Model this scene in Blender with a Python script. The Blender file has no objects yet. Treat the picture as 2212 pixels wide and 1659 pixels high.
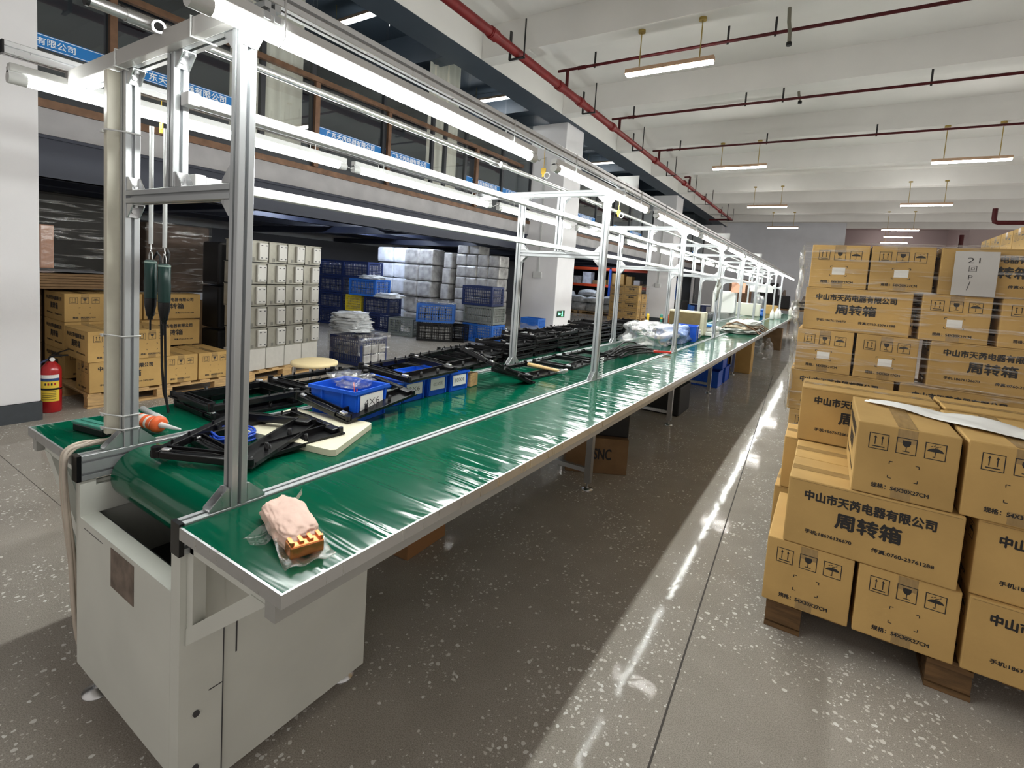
import bpy, bmesh, math, random
from mathutils import Vector, Matrix, noise
random.seed(7)
S = bpy.context.scene
COL = S.collection
PI = math.pi

# ------------------------------------------------------------------ helpers
class MB:
    """collects shapes into one mesh; every face keeps a material slot"""
    def __init__(self): self.v = []; self.f = []; self.m = []; self.sm = []
    def add(self, vs, fs, mi=0, M=None, smooth=False):
        b = len(self.v)
        self.v += [tuple(M @ Vector(p)) if M else tuple(p) for p in vs]
        for q in fs:
            self.f.append(tuple(b+i for i in q)); self.m.append(mi); self.sm.append(smooth)
        return self
    def box(self, a, b, mi=0, M=None, bev=0.0):
        (x0, y0, z0), (x1, y1, z1) = a, b
        if bev <= 0:
            vs = [(x0,y0,z0),(x1,y0,z0),(x1,y1,z0),(x0,y1,z0),(x0,y0,z1),(x1,y0,z1),(x1,y1,z1),(x0,y1,z1)]
            return self.add(vs, [(3,2,1,0),(4,5,6,7),(0,1,5,4),(1,2,6,5),(2,3,7,6),(3,0,4,7)], mi, M)
        bm = bmesh.new(); bmesh.ops.create_cube(bm, size=1)
        for q in bm.verts: q.co = Vector(((x0+x1)/2+q.co.x*(x1-x0), (y0+y1)/2+q.co.y*(y1-y0), (z0+z1)/2+q.co.z*(z1-z0)))
        bmesh.ops.bevel(bm, geom=list(bm.edges), offset=bev, segments=2, profile=.6, affect='EDGES')
        bm.verts.index_update()
        self.add([tuple(q.co) for q in bm.verts], [[q.index for q in f.verts] for f in bm.faces], mi, M); bm.free(); return self
    def cbox(self, c, s, mi=0, M=None, bev=0.0):
        return self.box((c[0]-s[0]/2,c[1]-s[1]/2,c[2]-s[2]/2),(c[0]+s[0]/2,c[1]+s[1]/2,c[2]+s[2]/2),mi,M,bev)
    def prism(self, poly, h0, h1, mi=0, M=None, smooth=False):
        """polygon in local xy extruded from z=h0 to z=h1"""
        n = len(poly)
        vs = [(p[0],p[1],h0) for p in poly]+[(p[0],p[1],h1) for p in poly]
        self.add(vs, [tuple(range(n-1,-1,-1)), tuple(range(n,2*n))], mi, M)
        return self.add(vs, [(i,(i+1)%n,(i+1)%n+n,i+n) for i in range(n)], mi, M, smooth)
    def flat(self, poly, mi=0, M=None):
        return self.add([(p[0],p[1],0) for p in poly], [tuple(range(len(poly)))], mi, M)
    def cyl(self, p0, p1, r, mi=0, n=12, r1=None, cap=True, M=None):
        p0 = Vector(p0); p1 = Vector(p1); d = (p1-p0).normalized(); r1 = r if r1 is None else r1
        a = d.orthogonal().normalized(); b = d.cross(a)
        vs = []
        for p, rr in ((p0,r),(p1,r1)):
            for i in range(n):
                t = 2*PI*i/n; vs.append(tuple(p+rr*(math.cos(t)*a+math.sin(t)*b)))
        self.add(vs, [(i,(i+1)%n,(i+1)%n+n,i+n) for i in range(n)], mi, M, True)
        if cap: self.add(vs, [tuple(range(n-1,-1,-1)), tuple(range(n,2*n))], mi, M)
        return self
    def lathe(self, prof, mi=0, n=20, M=None, c=(0,0,0), cap=True):
        vs = []
        for r, z in prof:
            for i in range(n): t = 2*PI*i/n; vs.append((c[0]+r*math.cos(t), c[1]+r*math.sin(t), c[2]+z))
        k = len(prof)
        self.add(vs, [(j*n+i,j*n+(i+1)%n,(j+1)*n+(i+1)%n,(j+1)*n+i) for j in range(k-1) for i in range(n)], mi, M, True)
        if cap: self.add(vs, [tuple(range(n-1,-1,-1)), tuple(range((k-1)*n,k*n))], mi, M)
        return self
    def tube(self, pts, r, mi=0, n=8, M=None, close=False):
        P = [Vector(p) for p in pts]; k = len(P); vs = []; prev = None
        for i, p in enumerate(P):
            d = ((P[min(i+1,k-1)]-P[max(i-1,0)])).normalized()
            a = (prev-d*prev.dot(d)).normalized() if prev is not None and (prev-d*prev.dot(d)).length > 1e-6 else d.orthogonal().normalized()
            prev = a; b = d.cross(a)
            for j in range(n): t = 2*PI*j/n; vs.append(tuple(p+r*(math.cos(t)*a+math.sin(t)*b)))
        self.add(vs, [(i*n+j,i*n+(j+1)%n,(i+1)*n+(j+1)%n,(i+1)*n+j) for i in range(k-1) for j in range(n)], mi, M, True)
        if not close: self.add(vs, [tuple(range(n-1,-1,-1)), tuple(range((k-1)*n,k*n))], mi, M)
        return self
    def grid(self, fn, nu, nv, mi=0, M=None, smooth=True):
        vs = [tuple(fn(i/nu, j/nv)) for j in range(nv+1) for i in range(nu+1)]
        return self.add(vs, [(j*(nu+1)+i,j*(nu+1)+i+1,(j+1)*(nu+1)+i+1,(j+1)*(nu+1)+i) for j in range(nv) for i in range(nu)], mi, M, smooth)
    def blob(self, c, s, seed=0, sub=3, amp=.25, freq=2.0, mi=0, flat=.6, M=None, sq=1.0):
        bm = bmesh.new(); bmesh.ops.create_icosphere(bm, subdivisions=sub, radius=1)
        o = Vector((seed*3.7, seed*1.3, seed*.7))
        vs = []
        for q in bm.verts:
            p = q.co.copy()
            if sq != 1.0:
                p = Vector([math.copysign(abs(t)**sq, t) for t in p])
            k = 1+amp*noise.noise(p*freq+o)+amp*.45*noise.noise(p*freq*2.7+o)
            z = p.z*k
            if z < -flat: z = -flat+.02*noise.noise(p*5+o)
            vs.append((c[0]+p.x*k*s[0], c[1]+p.y*k*s[1], c[2]+z*s[2]))
        bm.verts.index_update()
        self.add(vs, [[q.index for q in f.verts] for f in bm.faces], mi, M, True); bm.free(); return self
    def profile(self, p0, p1, w=.04, h=None, up=(0,0,1), mi=0, slot=.009, dep=.013):
        """slotted aluminium profile along p0-p1; w across, h along 'up'"""
        h = h or w; p0 = Vector(p0); p1 = Vector(p1); d = (p1-p0).normalized()
        u = Vector(up); u = (u-d*u.dot(d)).normalized(); a = u.cross(d)
        s = slot/2
        def side(L, W):  # slots along +x half-length L at y=-W
            n = max(1, round(2*L/.04)); out = []
            for i in range(n):
                cx = -L+(i+.5)*2*L/n
                out += [(cx-s,-W),(cx-s,-W+dep),(cx+s,-W+dep),(cx+s,-W)]
            return out
        A, B = w/2, h/2
        c = .0015
        poly = [(-A+c,-B)]+side(A,B)+[(A-c,-B),(A,-B+c)]+[(-y,x) for x,y in side(B,A)]+[(A,B-c),(A-c,B)]+[(-x,-y) for x,y in side(A,B)]+[(-A+c,B),(-A,B-c)]+[(y,-x) for x,y in side(B,A)]+[(-A,-B+c)]
        n = len(poly)
        vs = [tuple(p+a*x+u*y) for p in (p0,p1) for x,y in poly]
        self.add(vs, [tuple(range(n-1,-1,-1)),tuple(range(n,2*n))]+[(i,(i+1)%n,(i+1)%n+n,i+n) for i in range(n)], mi)
        return self
    def mesh(self, name, mats):
        me = bpy.data.meshes.new(name); me.from_pydata(self.v, [], self.f)
        for m in (mats if isinstance(mats,(list,tuple)) else [mats]): me.materials.append(m)
        me.polygons.foreach_set('material_index', self.m); me.polygons.foreach_set('use_smooth', self.sm)
        me.update(); return me

def link(name, me, parent=None, loc=(0,0,0), rot=(0,0,0)):
    o = bpy.data.objects.new(name, me); COL.objects.link(o); o.location = loc; o.rotation_euler = rot
    if parent: o.parent = parent
    return o
def obj(name, mb, mats, parent=None, loc=(0,0,0), rot=(0,0,0)):
    return link(name, mb.mesh(name, mats), parent, loc, rot)
def tag(o, label, cat, group=None, kind=None):
    if label: o['label'] = label
    if cat: o['category'] = cat
    if group: o['group'] = group
    if kind: o['kind'] = kind
    return o
def thing(name, label, cat, loc=(0,0,0), rot=(0,0,0), group=None):
    return tag(link(name, None, None, loc, rot), label, cat, group)
def struct(name, mb, mats, loc=(0,0,0), rot=(0,0,0), parent=None):
    o = obj(name, mb, mats, parent, loc, rot)
    if parent is None: o['kind'] = 'structure'
    return o
def dup(root, loc, rot=None, label=None, group=None):
    r = root.copy(); COL.objects.link(r); r.location = loc
    if rot is not None: r.rotation_euler = rot
    if label: r['label'] = label
    if group: r['group'] = group
    for ch in list(root.children):
        c = ch.copy(); COL.objects.link(c); c.parent = r
        for g in list(ch.children):
            d = g.copy(); COL.objects.link(d); d.parent = c
    return r
ORD = ['first','second','third','fourth','fifth','sixth','seventh','eighth','ninth','tenth','eleventh','twelfth','thirteenth','fourteenth','fifteenth','sixteenth']

_gc = {}
def glyphs(s, bold=.0):
    """text as a flat mesh, centred on 0,0, with its width and height"""
    k = (s, bold)
    if k in _gc: return _gc[k]
    c = bpy.data.curves.new('t','FONT'); c.body = s; c.offset = bold; c.resolution_u = 3
    o = bpy.data.objects.new('t', c); COL.objects.link(o)
    me = bpy.data.meshes.new_from_object(o.evaluated_get(bpy.context.evaluated_depsgraph_get()))
    vs = [v.co.to_2d() for v in me.vertices]; fs = [tuple(p.vertices) for p in me.polygons]
    x0 = min(v.x for v in vs); x1 = max(v.x for v in vs); y0 = min(v.y for v in vs); y1 = max(v.y for v in vs)
    vs = [(v.x-(x0+x1)/2, v.y-(y0+y1)/2) for v in vs]
    bpy.data.objects.remove(o); bpy.data.curves.remove(c); bpy.data.meshes.remove(me)
    # keep all faces turned the same way
    out = []
    for f in fs:
        a = sum(vs[f[i]][0]*vs[f[(i+1)%len(f)]][1]-vs[f[(i+1)%len(f)]][0]*vs[f[i]][1] for i in range(len(f)))
        out.append(f if a > 0 else f[::-1])
    _gc[k] = (vs, out, x1-x0, y1-y0); return _gc[k]
def put_text(mb, s, w, M, mi, bold=.0, h=None, x=0, y=0, heavy=0):
    vs, fs, tw, th = glyphs(s, bold); k = w/tw; ky = k if h is None else h/th
    st = w*heavy
    for i, (dx, dy) in enumerate(((0,0),(st,0),(-st,0),(0,st),(0,-st)) if heavy else ((0,0),)):
        mb.add([(x+a*k+dx, y+b*ky+dy, .00012*i) for a, b in vs], fs, mi, M)

# ------------------------------------------------------------------ materials
def mat(name, col, rough=.5, metal=0.0, spec=.5, var=0.0, scale=20, bump=0.0, bscale=None, emit=None, estr=0, coat=0, tr=0, stretch=None, dark=.6, alpha=1, randv=0, rvar=0):
    m = bpy.data.materials.new(name); m.use_nodes = True
    nt = m.node_tree; N = nt.nodes; L = nt.links; p = N['Principled BSDF']
    c4 = (*col, 1)
    p.inputs['Base Color'].default_value = c4; p.inputs['Roughness'].default_value = rough
    p.inputs['Metallic'].default_value = metal; p.inputs['Specular IOR Level'].default_value = spec
    if coat: p.inputs['Coat Weight'].default_value = coat
    if tr: p.inputs['Transmission Weight'].default_value = tr
    if alpha < 1: p.inputs['Alpha'].default_value = alpha
    if emit: p.inputs['Emission Color'].default_value = (*emit,1); p.inputs['Emission Strength'].default_value = estr
    if var or bump or randv or rvar:
        tc = N.new('ShaderNodeTexCoord'); mp = N.new('ShaderNodeMapping'); L.new(tc.outputs['Object'], mp.inputs[0])
        if stretch: mp.inputs['Scale'].default_value = stretch
        nz = N.new('ShaderNodeTexNoise'); nz.inputs['Scale'].default_value = scale; nz.inputs['Detail'].default_value = 5
        L.new(mp.outputs[0], nz.inputs[0])
        src = None
        if var:
            mx = N.new('ShaderNodeMix'); mx.data_type = 'RGBA'
            rp = N.new('ShaderNodeMapRange'); rp.inputs[1].default_value = .3; rp.inputs[2].default_value = .7
            L.new(nz.outputs[0], rp.inputs[0]); L.new(rp.outputs[0], mx.inputs[0])
            mx.inputs[6].default_value = (*[x*(1-var) for x in col],1); mx.inputs[7].default_value = (*[min(1,x*(1+var*.6)) for x in col],1)
            src = mx.outputs[2]
        if randv:
            oi = N.new('ShaderNodeObjectInfo'); hs = N.new('ShaderNodeHueSaturation')
            mr = N.new('ShaderNodeMapRange'); mr.inputs[3].default_value = 1-randv; mr.inputs[4].default_value = 1+randv*.6
            L.new(oi.outputs['Random'], mr.inputs[0]); L.new(mr.outputs[0], hs.inputs['Value'])
            if src: L.new(src, hs.inputs['Color'])
            else: hs.inputs['Color'].default_value = c4
            src = hs.outputs[0]
        if src: L.new(src, p.inputs['Base Color'])
        if rvar:
            mr2 = N.new('ShaderNodeMapRange'); mr2.inputs[1].default_value=.3; mr2.inputs[2].default_value=.7
            mr2.inputs[3].default_value = rough*(1-rvar); mr2.inputs[4].default_value = rough*(1+rvar)
            L.new(nz.outputs[0], mr2.inputs[0]); L.new(mr2.outputs[0], p.inputs['Roughness'])
        if bump:
            nb = nz
            if bscale:
                nb = N.new('ShaderNodeTexNoise'); nb.inputs['Scale'].default_value = bscale; nb.inputs['Detail'].default_value = 3; L.new(mp.outputs[0], nb.inputs[0])
            b = N.new('ShaderNodeBump'); b.inputs['Strength'].default_value = bump; b.inputs['Distance'].default_value = .01
            L.new(nb.outputs[0], b.inputs['Height']); L.new(b.outputs[0], p.inputs['Normal'])
    return m

ALU = mat('brushed aluminium', (.66,.67,.68), .34, .85, rvar=.25, scale=60, stretch=(1,1,.1))
ALU_L = mat('bright anodised aluminium', (.50,.52,.535), .36, .6)
STEEL = mat('polished steel', (.55,.55,.55), .32, 1.0)
GALV = mat('galvanised steel', (.66,.68,.66), .28, .95, var=.2, scale=40)
SLOT = mat('dark slot', (.06,.06,.065), .5)
CREAM = mat('cream plastic duct', (.60,.57,.47), .42, var=.06)
WHITEP = mat('white plastic', (.62,.625,.62), .4)
WHITEM = mat('white powder coat', (.68,.69,.635), .42, var=.05, scale=6)
BLACKP = mat('black plastic', (.006,.006,.007), .27, spec=.38)
BLACKM = mat('black matte', (.010,.010,.011), .6)
RUBBER = mat('black rubber', (.009,.009,.010), .6, spec=.3)
BLUEP = mat('blue bin plastic', (.010,.10,.62), .33, var=.06)
NAVY = mat('navy crate plastic', (.012,.025,.10), .42)
BLUEC = mat('mid blue crate plastic', (.02,.13,.50), .42)
YELC = mat('yellow crate plastic', (.72,.55,.03), .45)
GREYC = mat('grey crate plastic', (.22,.24,.22), .5)
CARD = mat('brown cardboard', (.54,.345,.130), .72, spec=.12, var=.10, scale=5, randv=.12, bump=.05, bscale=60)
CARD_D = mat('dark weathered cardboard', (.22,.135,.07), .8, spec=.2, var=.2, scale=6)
TAPE = mat('brown packing tape', (.36,.235,.10), .18, spec=.6, var=.15, scale=14, stretch=(1,6,1))
INK = mat('black print ink', (.018,.016,.016), .6)
SEAM = mat('carton seam', (.16,.10,.045), .8)
PAPER = mat('white paper', (.80,.79,.77), .7, var=.04)
WOOD = mat('pale pallet wood', (.56,.36,.16), .7, var=.3, scale=9, stretch=(1,8,8), bump=.1)
WOOD_D = mat('dark pallet wood', (.15,.08,.03), .75, var=.4, scale=9, stretch=(1,8,8), bump=.15)
COPPERF = mat('bronze frame', (.19,.105,.062), .42, .4, var=.3, scale=8)
DARKF = mat('dark frame', (.045,.048,.055), .4, .3)
REDPIPE = mat('red pipe paint', (.17,.008,.008), .45, spec=.3, var=.2, scale=12, bump=.05)
DKRED = mat('dark red pipe paint', (.065,.004,.006), .5, spec=.3, var=.2, scale=12)
HANG = mat('black hanger steel', (.012,.012,.013), .5)
WALLW = mat('white wall paint', (.80,.79,.81), .75, var=.03, scale=3, bump=.03, bscale=80)
WALLG = mat('grey wall paint', (.74,.76,.81), .8, var=.05, scale=1.5)
CEIL = mat('ceiling paint', (.745,.735,.71), .85, var=.05, scale=1.2, bump=.04, bscale=40)
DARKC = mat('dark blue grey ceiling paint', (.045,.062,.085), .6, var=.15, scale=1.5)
CONC = mat('concrete edge', (.42,.41,.42), .8, var=.15, scale=3, bump=.1, bscale=30)
BASEB = mat('dark grey skirting paint', (.055,.062,.072), .45, var=.1)
PINKW = mat('pinkish far wall paint', (.40,.325,.32), .85)
MEZZD = mat('dark steel beam paint', (.028,.034,.060), .42)
BEIGE = mat('beige curtain fabric', (.80,.75,.64), .8, var=.06, scale=3)
STRIP = mat('blue banner film', (.012,.20,.58), .4)
WHITEINK = mat('white lettering', (.85,.9,.95), .5)
BRASS = mat('brass rod', (.42,.31,.10), .35, .8)
LAMPWOOD = mat('pale wooden lamp housing', (.52,.34,.22), .5, var=.15)
FOAM = mat('cream foam board', (.70,.66,.50), .8, var=.12, scale=10, bump=.1)
SILVER = mat('galvanised sheet case', (.37,.355,.30), .4, .35, var=.35, scale=5, rvar=.3)
SILVERP = mat('pale grey case plate', (.55,.54,.51), .4, .25)
BAREBOARD = mat('pale grey board', (.52,.50,.46), .75, var=.05)
WRAPG = mat('grey shrink wrap', (.42,.41,.40), .25, spec=.7, var=.4, scale=7, bump=.6, bscale=9)
WRAPW = mat('white shrink wrap', (.66,.69,.76), .22, spec=.7, var=.25, scale=6, bump=.6, bscale=9)
DARKG = mat('dark packed goods', (.016,.013,.012), .6, var=.4, scale=6)
BAGW = mat('white plastic bag', (.60,.62,.64), .3, spec=.6, var=.25, scale=11, bump=1.0, bscale=24)
BAGB = mat('pale blue plastic bag', (.24,.36,.70), .28, spec=.6, var=.35, scale=9, bump=1.0, bscale=22)
ORANGE = mat('orange rack steel', (.62,.07,.02), .45)
RACKB = mat('blue rack steel', (.02,.08,.42), .45)
REDEX = mat('red extinguisher paint', (.42,.012,.015), .28, coat=.4)
YELL = mat('yellow label', (.80,.56,.05), .5)
GREENT = mat('dark green tool plastic', (.005,.024,.021), .3, spec=.3)
PINKP = mat('pink tissue paper', (.80,.56,.47), .75, var=.1, scale=14, bump=.35, bscale=22)
COPPER = mat('copper anodised metal', (.80,.28,.10), .25, .9)
CABLE_B = mat('blue cable', (.015,.07,.50), .35)
CABLE_W = mat('beige cable', (.58,.50,.42), .55, var=.15)
ORANGEP = mat('orange plastic', (.80,.13,.03), .4)
TUBEW = mat('white printed cartridge', (.78,.74,.70), .4, var=.25, scale=16)
WOODH = mat('light wood handle', (.68,.44,.20), .5, var=.15, stretch=(1,6,6))
SKIN_Y = mat('pale yellow disc', (.74,.60,.34), .6)
BROWNP = mat('worn brown sticker', (.20,.155,.125), .8, var=.35, scale=30)
GREENB = mat('teal green plastic', (.05,.26,.20), .4)
REDP = mat('red tool plastic', (.55,.03,.02), .4)
YELP = mat('yellow plastic', (.80,.52,.04), .4)
CLIP = mat('bright metal clip', (.85,.86,.88), .2, .8)
FOAMW = mat('white foam', (.85,.85,.82), .7)
BROWNC = mat('brown board', (.30,.17,.10), .7, var=.2)
DOORWAY_SHADE = mat('dark doorway', (.012,.013,.016), .6)
GREYGL = mat('dark grey door leaf', (.10,.105,.115), .3)
BLUEL = mat('bright blue lid', (.03,.22,.66), .4)
CLOTH = mat('pale cloth', (.50,.53,.50), .85, var=.1)

def emis(name, col, s):
    m = bpy.data.materials.new(name); m.use_nodes = True; nt = m.node_tree; nt.nodes.clear()
    e = nt.nodes.new('ShaderNodeEmission'); e.inputs[0].default_value = (*col,1); e.inputs[1].default_value = s
    o = nt.nodes.new('ShaderNodeOutputMaterial'); nt.links.new(e.outputs[0], o.inputs[0]); return m
E_TUBE = emis('lit led tube', (.97,1.0,.96), 30)
E_PEND = emis('lit pendant diffuser', (1.0,.975,.93), 31)
E_BAY = emis('lit bay diffuser', (1.0,.97,.92), 16)
E_DECK = emis('lit cool batten', (.76,.85,1.0), 40)
E_EXIT = emis('lit green exit pictogram', (.15,1.0,.35), 1.6)

def film_mat(name, wr=(1,1,6), scale=5, amt=.45, tint=(.97,.97,.95), bump=1.0, base=.06, rough=.13):
    """clear stretch film: mostly see-through, glossy along its wrinkles"""
    m = bpy.data.materials.new(name); m.use_nodes = True; nt = m.node_tree; N = nt.nodes; L = nt.links; N.clear()
    tc = N.new('ShaderNodeTexCoord'); mp = N.new('ShaderNodeMapping'); mp.inputs['Scale'].default_value = wr; L.new(tc.outputs['Object'], mp.inputs[0])
    nz = N.new('ShaderNodeTexNoise'); nz.inputs['Scale'].default_value = scale; nz.inputs['Detail'].default_value = 6; nz.inputs['Distortion'].default_value = .8
    L.new(mp.outputs[0], nz.inputs[0])
    rg = N.new('ShaderNodeMapRange'); rg.inputs[1].default_value = .53; rg.inputs[2].default_value = .68; rg.inputs[3].default_value = base; rg.inputs[4].default_value = amt
    L.new(nz.outputs[0], rg.inputs[0])
    b = N.new('ShaderNodeBump'); b.inputs['Strength'].default_value = bump; b.inputs['Distance'].default_value = .02; L.new(nz.outputs[0], b.inputs['Height'])
    t = N.new('ShaderNodeBsdfTransparent'); t.inputs[0].default_value = (*tint,1)
    g = N.new('ShaderNodeBsdfGlossy'); g.inputs['Roughness'].default_value = rough; g.inputs['Color'].default_value = (.9,.9,.9,1); L.new(b.outputs[0], g.inputs['Normal'])
    d = N.new('ShaderNodeBsdfDiffuse'); d.inputs[0].default_value = (.75,.75,.75,1); L.new(b.outputs[0], d.inputs['Normal'])
    mgd = N.new('ShaderNodeMixShader'); mgd.inputs[0].default_value = .25; L.new(g.outputs[0], mgd.inputs[1]); L.new(d.outputs[0], mgd.inputs[2])
    mx = N.new('ShaderNodeMixShader'); L.new(rg.outputs[0], mx.inputs[0]); L.new(t.outputs[0], mx.inputs[1]); L.new(mgd.outputs[0], mx.inputs[2])
    o = N.new('ShaderNodeOutputMaterial'); L.new(mx.outputs[0], o.inputs[0]); return m
FILM = film_mat('clear stretch film', (.6,.6,8), 5.0, .46, base=.02, tint=(.995,.99,.98))
BAGC = film_mat('milky clear bag film', (1,1,1), 7, .95, bump=1.6, base=.42, rough=.22)
FILMB = film_mat('thin clear bag film', (1,1,1), 9, .55, base=.16)

def glass_mat(name, tint, f=.10):
    m = bpy.data.materials.new(name); m.use_nodes = True; nt = m.node_tree; N = nt.nodes; L = nt.links; N.clear()
    t = N.new('ShaderNodeBsdfTransparent'); t.inputs[0].default_value = (*tint,1)
    g = N.new('ShaderNodeBsdfGlossy'); g.inputs['Roughness'].default_value = .01; g.inputs[0].default_value = (.95,1,1,1)
    lw = N.new('ShaderNodeLayerWeight'); lw.inputs[0].default_value = .5; fr = N.new('ShaderNodeMath'); fr.operation = 'POWER'; fr.inputs[1].default_value = 4.0; L.new(lw.outputs['Facing'], fr.inputs[0])
    ad = N.new('ShaderNodeMath'); ad.operation = 'ADD'; ad.inputs[1].default_value = f; L.new(fr.outputs[0], ad.inputs[0])
    mx = N.new('ShaderNodeMixShader'); L.new(ad.outputs[0], mx.inputs[0]); L.new(t.outputs[0], mx.inputs[1]); L.new(g.outputs[0], mx.inputs[2])
    o = N.new('ShaderNodeOutputMaterial'); L.new(mx.outputs[0], o.inputs[0]); return m
GLASS = glass_mat('office glass', (.95,.97,.98), .06)

def green_mat():
    m = mat('glossy green belt surface', (.0005,.088,.045), .09, spec=.30)
    nt = m.node_tree; N = nt.nodes; L = nt.links; p = N['Principled BSDF']
    tc = N.new('ShaderNodeTexCoord'); mp = N.new('ShaderNodeMapping'); mp.inputs['Scale'].default_value = (.9,6.0,1); mp.inputs['Rotation'].default_value = (0,0,.3)
    L.new(tc.outputs['Object'], mp.inputs[0])
    n1 = N.new('ShaderNodeTexNoise'); n1.inputs['Scale'].default_value = 2.6; n1.inputs['Detail'].default_value = 2; n1.inputs['Distortion'].default_value = .6; L.new(mp.outputs[0], n1.inputs[0])
    n2 = N.new('ShaderNodeTexNoise'); n2.inputs['Scale'].default_value = 2.2; n2.inputs['Detail'].default_value = 4; L.new(tc.outputs['Object'], n2.inputs[0])
    b = N.new('ShaderNodeBump'); b.inputs['Strength'].default_value = .30; b.inputs['Distance'].default_value = .013; L.new(n1.outputs[0], b.inputs['Height']); L.new(b.outputs[0], p.inputs['Normal'])
    mr = N.new('ShaderNodeMapRange'); mr.inputs[1].default_value=.35; mr.inputs[2].default_value=.7; mr.inputs[3].default_value=.05; mr.inputs[4].default_value=.17
    L.new(n2.outputs[0], mr.inputs[0]); L.new(mr.outputs[0], p.inputs['Roughness'])
    return m
GREEN = green_mat()

def floor_mat():
    m = mat('polished terrazzo', (.3,.28,.25), .3, spec=.035)
    nt = m.node_tree; N = nt.nodes; L = nt.links; p = N['Principled BSDF']
    tc = N.new('ShaderNodeTexCoord')
    def noise_(s, d=4): n = N.new('ShaderNodeTexNoise'); n.inputs['Scale'].default_value = s; n.inputs['Detail'].default_value = d; L.new(tc.outputs['Object'], n.inputs[0]); return n
    def vor(s, f='F1'): n = N.new('ShaderNodeTexVoronoi'); n.inputs['Scale'].default_value = s; L.new(mp.outputs[0], n.inputs[0]); return n
    # warp so chips are angular and irregular
    nw = noise_(38, 2); mp = N.new('ShaderNodeMixRGB'); mp.blend_type = 'ADD'; mp.inputs[0].default_value = .018
    L.new(tc.outputs['Object'], mp.inputs[1]); L.new(nw.outputs['Color'], mp.inputs[2])
    def math_(op, a, b=None, c=None):
        n = N.new('ShaderNodeMath'); n.operation = op
        for i, x in enumerate((a,b,c)):
            if x is None: continue
            if isinstance(x,(int,float)): n.inputs[i].default_value = x
            else: L.new(x, n.inputs[i])
        return n.outputs[0]
    big = noise_(2.1, 3)
    def chips(scale, rad, lo, hi):
        v = vor(scale); sp = N.new('ShaderNodeSeparateColor'); L.new(v.outputs['Color'], sp.inputs[0])
        dens = N.new('ShaderNodeMapRange'); dens.inputs[1].default_value=.42; dens.inputs[2].default_value=.62; dens.inputs[3].default_value=lo; dens.inputs[4].default_value=hi
        L.new(big.outputs[0], dens.inputs[0])
        on = math_('LESS_THAN', sp.outputs[0], dens.outputs[0])
        r = math_('MULTIPLY', sp.outputs[1], rad); near = math_('LESS_THAN', v.outputs['Distance'], math_('ADD', r, rad*.35))
        return math_('MULTIPLY', on, near), sp.outputs[2]
    c1, t1 = chips(52, .33, .005, .46)
    c2, t2 = chips(110, .36, .02, .34)
    base = N.new('ShaderNodeMix'); base.data_type='RGBA'; base.inputs[6].default_value=(.325,.293,.255,1); base.inputs[7].default_value=(.455,.415,.368,1)
    n3 = noise_(5,6); L.new(n3.outputs[0], base.inputs[0])
    sand = N.new('ShaderNodeMix'); sand.data_type='RGBA'; sand.blend_type='MULTIPLY'; sand.inputs[0].default_value=.55; L.new(base.outputs[2], sand.inputs[6])
    n4 = noise_(260,2); r4 = N.new('ShaderNodeMapRange'); r4.inputs[1].default_value=.35; r4.inputs[2].default_value=.6; r4.inputs[3].default_value=.55; r4.inputs[4].default_value=1.15; L.new(n4.outputs[0], r4.inputs[0])
    cr = N.new('ShaderNodeCombineColor'); [L.new(r4.outputs[0], cr.inputs[i]) for i in range(3)]; L.new(cr.outputs[0], sand.inputs[7])
    chipcol = N.new('ShaderNodeMix'); chipcol.data_type='RGBA'; chipcol.inputs[6].default_value=(.62,.58,.53,1); chipcol.inputs[7].default_value=(.88,.88,.86,1); L.new(t1, chipcol.inputs[0])
    m2 = N.new('ShaderNodeMix'); m2.data_type='RGBA'; L.new(math_('MULTIPLY',c2,.75), m2.inputs[0]); L.new(sand.outputs[2], m2.inputs[6]); m2.inputs[7].default_value=(.66,.63,.59,1)
    m1 = N.new('ShaderNodeMix'); m1.data_type='RGBA'; L.new(c1, m1.inputs[0]); L.new(m2.outputs[2], m1.inputs[6]); L.new(chipcol.outputs[2], m1.inputs[7])
    L.new(m1.outputs[2], p.inputs['Base Color'])
    rr = N.new('ShaderNodeMapRange'); rr.inputs[1].default_value=.3; rr.inputs[2].default_value=.7; rr.inputs[3].default_value=.04; rr.inputs[4].default_value=.085; L.new(n3.outputs[0], rr.inputs[0]); L.new(rr.outputs[0], p.inputs['Roughness'])
    b = N.new('ShaderNodeBump'); b.inputs['Strength'].default_value=.12; b.inputs['Distance'].default_value=.005; nb = noise_(9,4); L.new(nb.outputs[0], b.inputs['Height']); L.new(b.outputs[0], p.inputs['Normal'])
    return m
FLOOR = floor_mat()

# ------------------------------------------------------------------ camera
cd = bpy.data.cameras.new('camera'); cam = bpy.data.objects.new('camera', cd); COL.objects.link(cam); S.camera = cam
yw, pt, rl = math.radians(31.43494), math.radians(4.53595), math.radians(3.91240)
FW = Vector((-math.sin(yw)*math.cos(pt), math.cos(yw)*math.cos(pt), -math.sin(pt)))
RT = Vector((math.cos(yw), math.sin(yw), 0)); UP = RT.cross(FW)
R2 = math.cos(rl)*RT+math.sin(rl)*UP; U2 = math.cos(rl)*UP-math.sin(rl)*RT
cam.matrix_world = Matrix(((R2.x,U2.x,-FW.x,1.27808),(R2.y,U2.y,-FW.y,0),(R2.z,U2.z,-FW.z,1.44),(0,0,0,1)))
cd.sensor_width = 36; cd.lens = 1067.0186*36/2212; cd.shift_x = (1106-1135.03)/2212; cd.shift_y = (681.353-829.5)/2212; cd.clip_start = .02
S.view_settings.view_transform = 'Standard'; S.view_settings.look = 'None'; S.view_settings.gamma = 1; S.view_settings.use_curve_mapping = False
S.view_settings.exposure = 1.5
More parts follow.
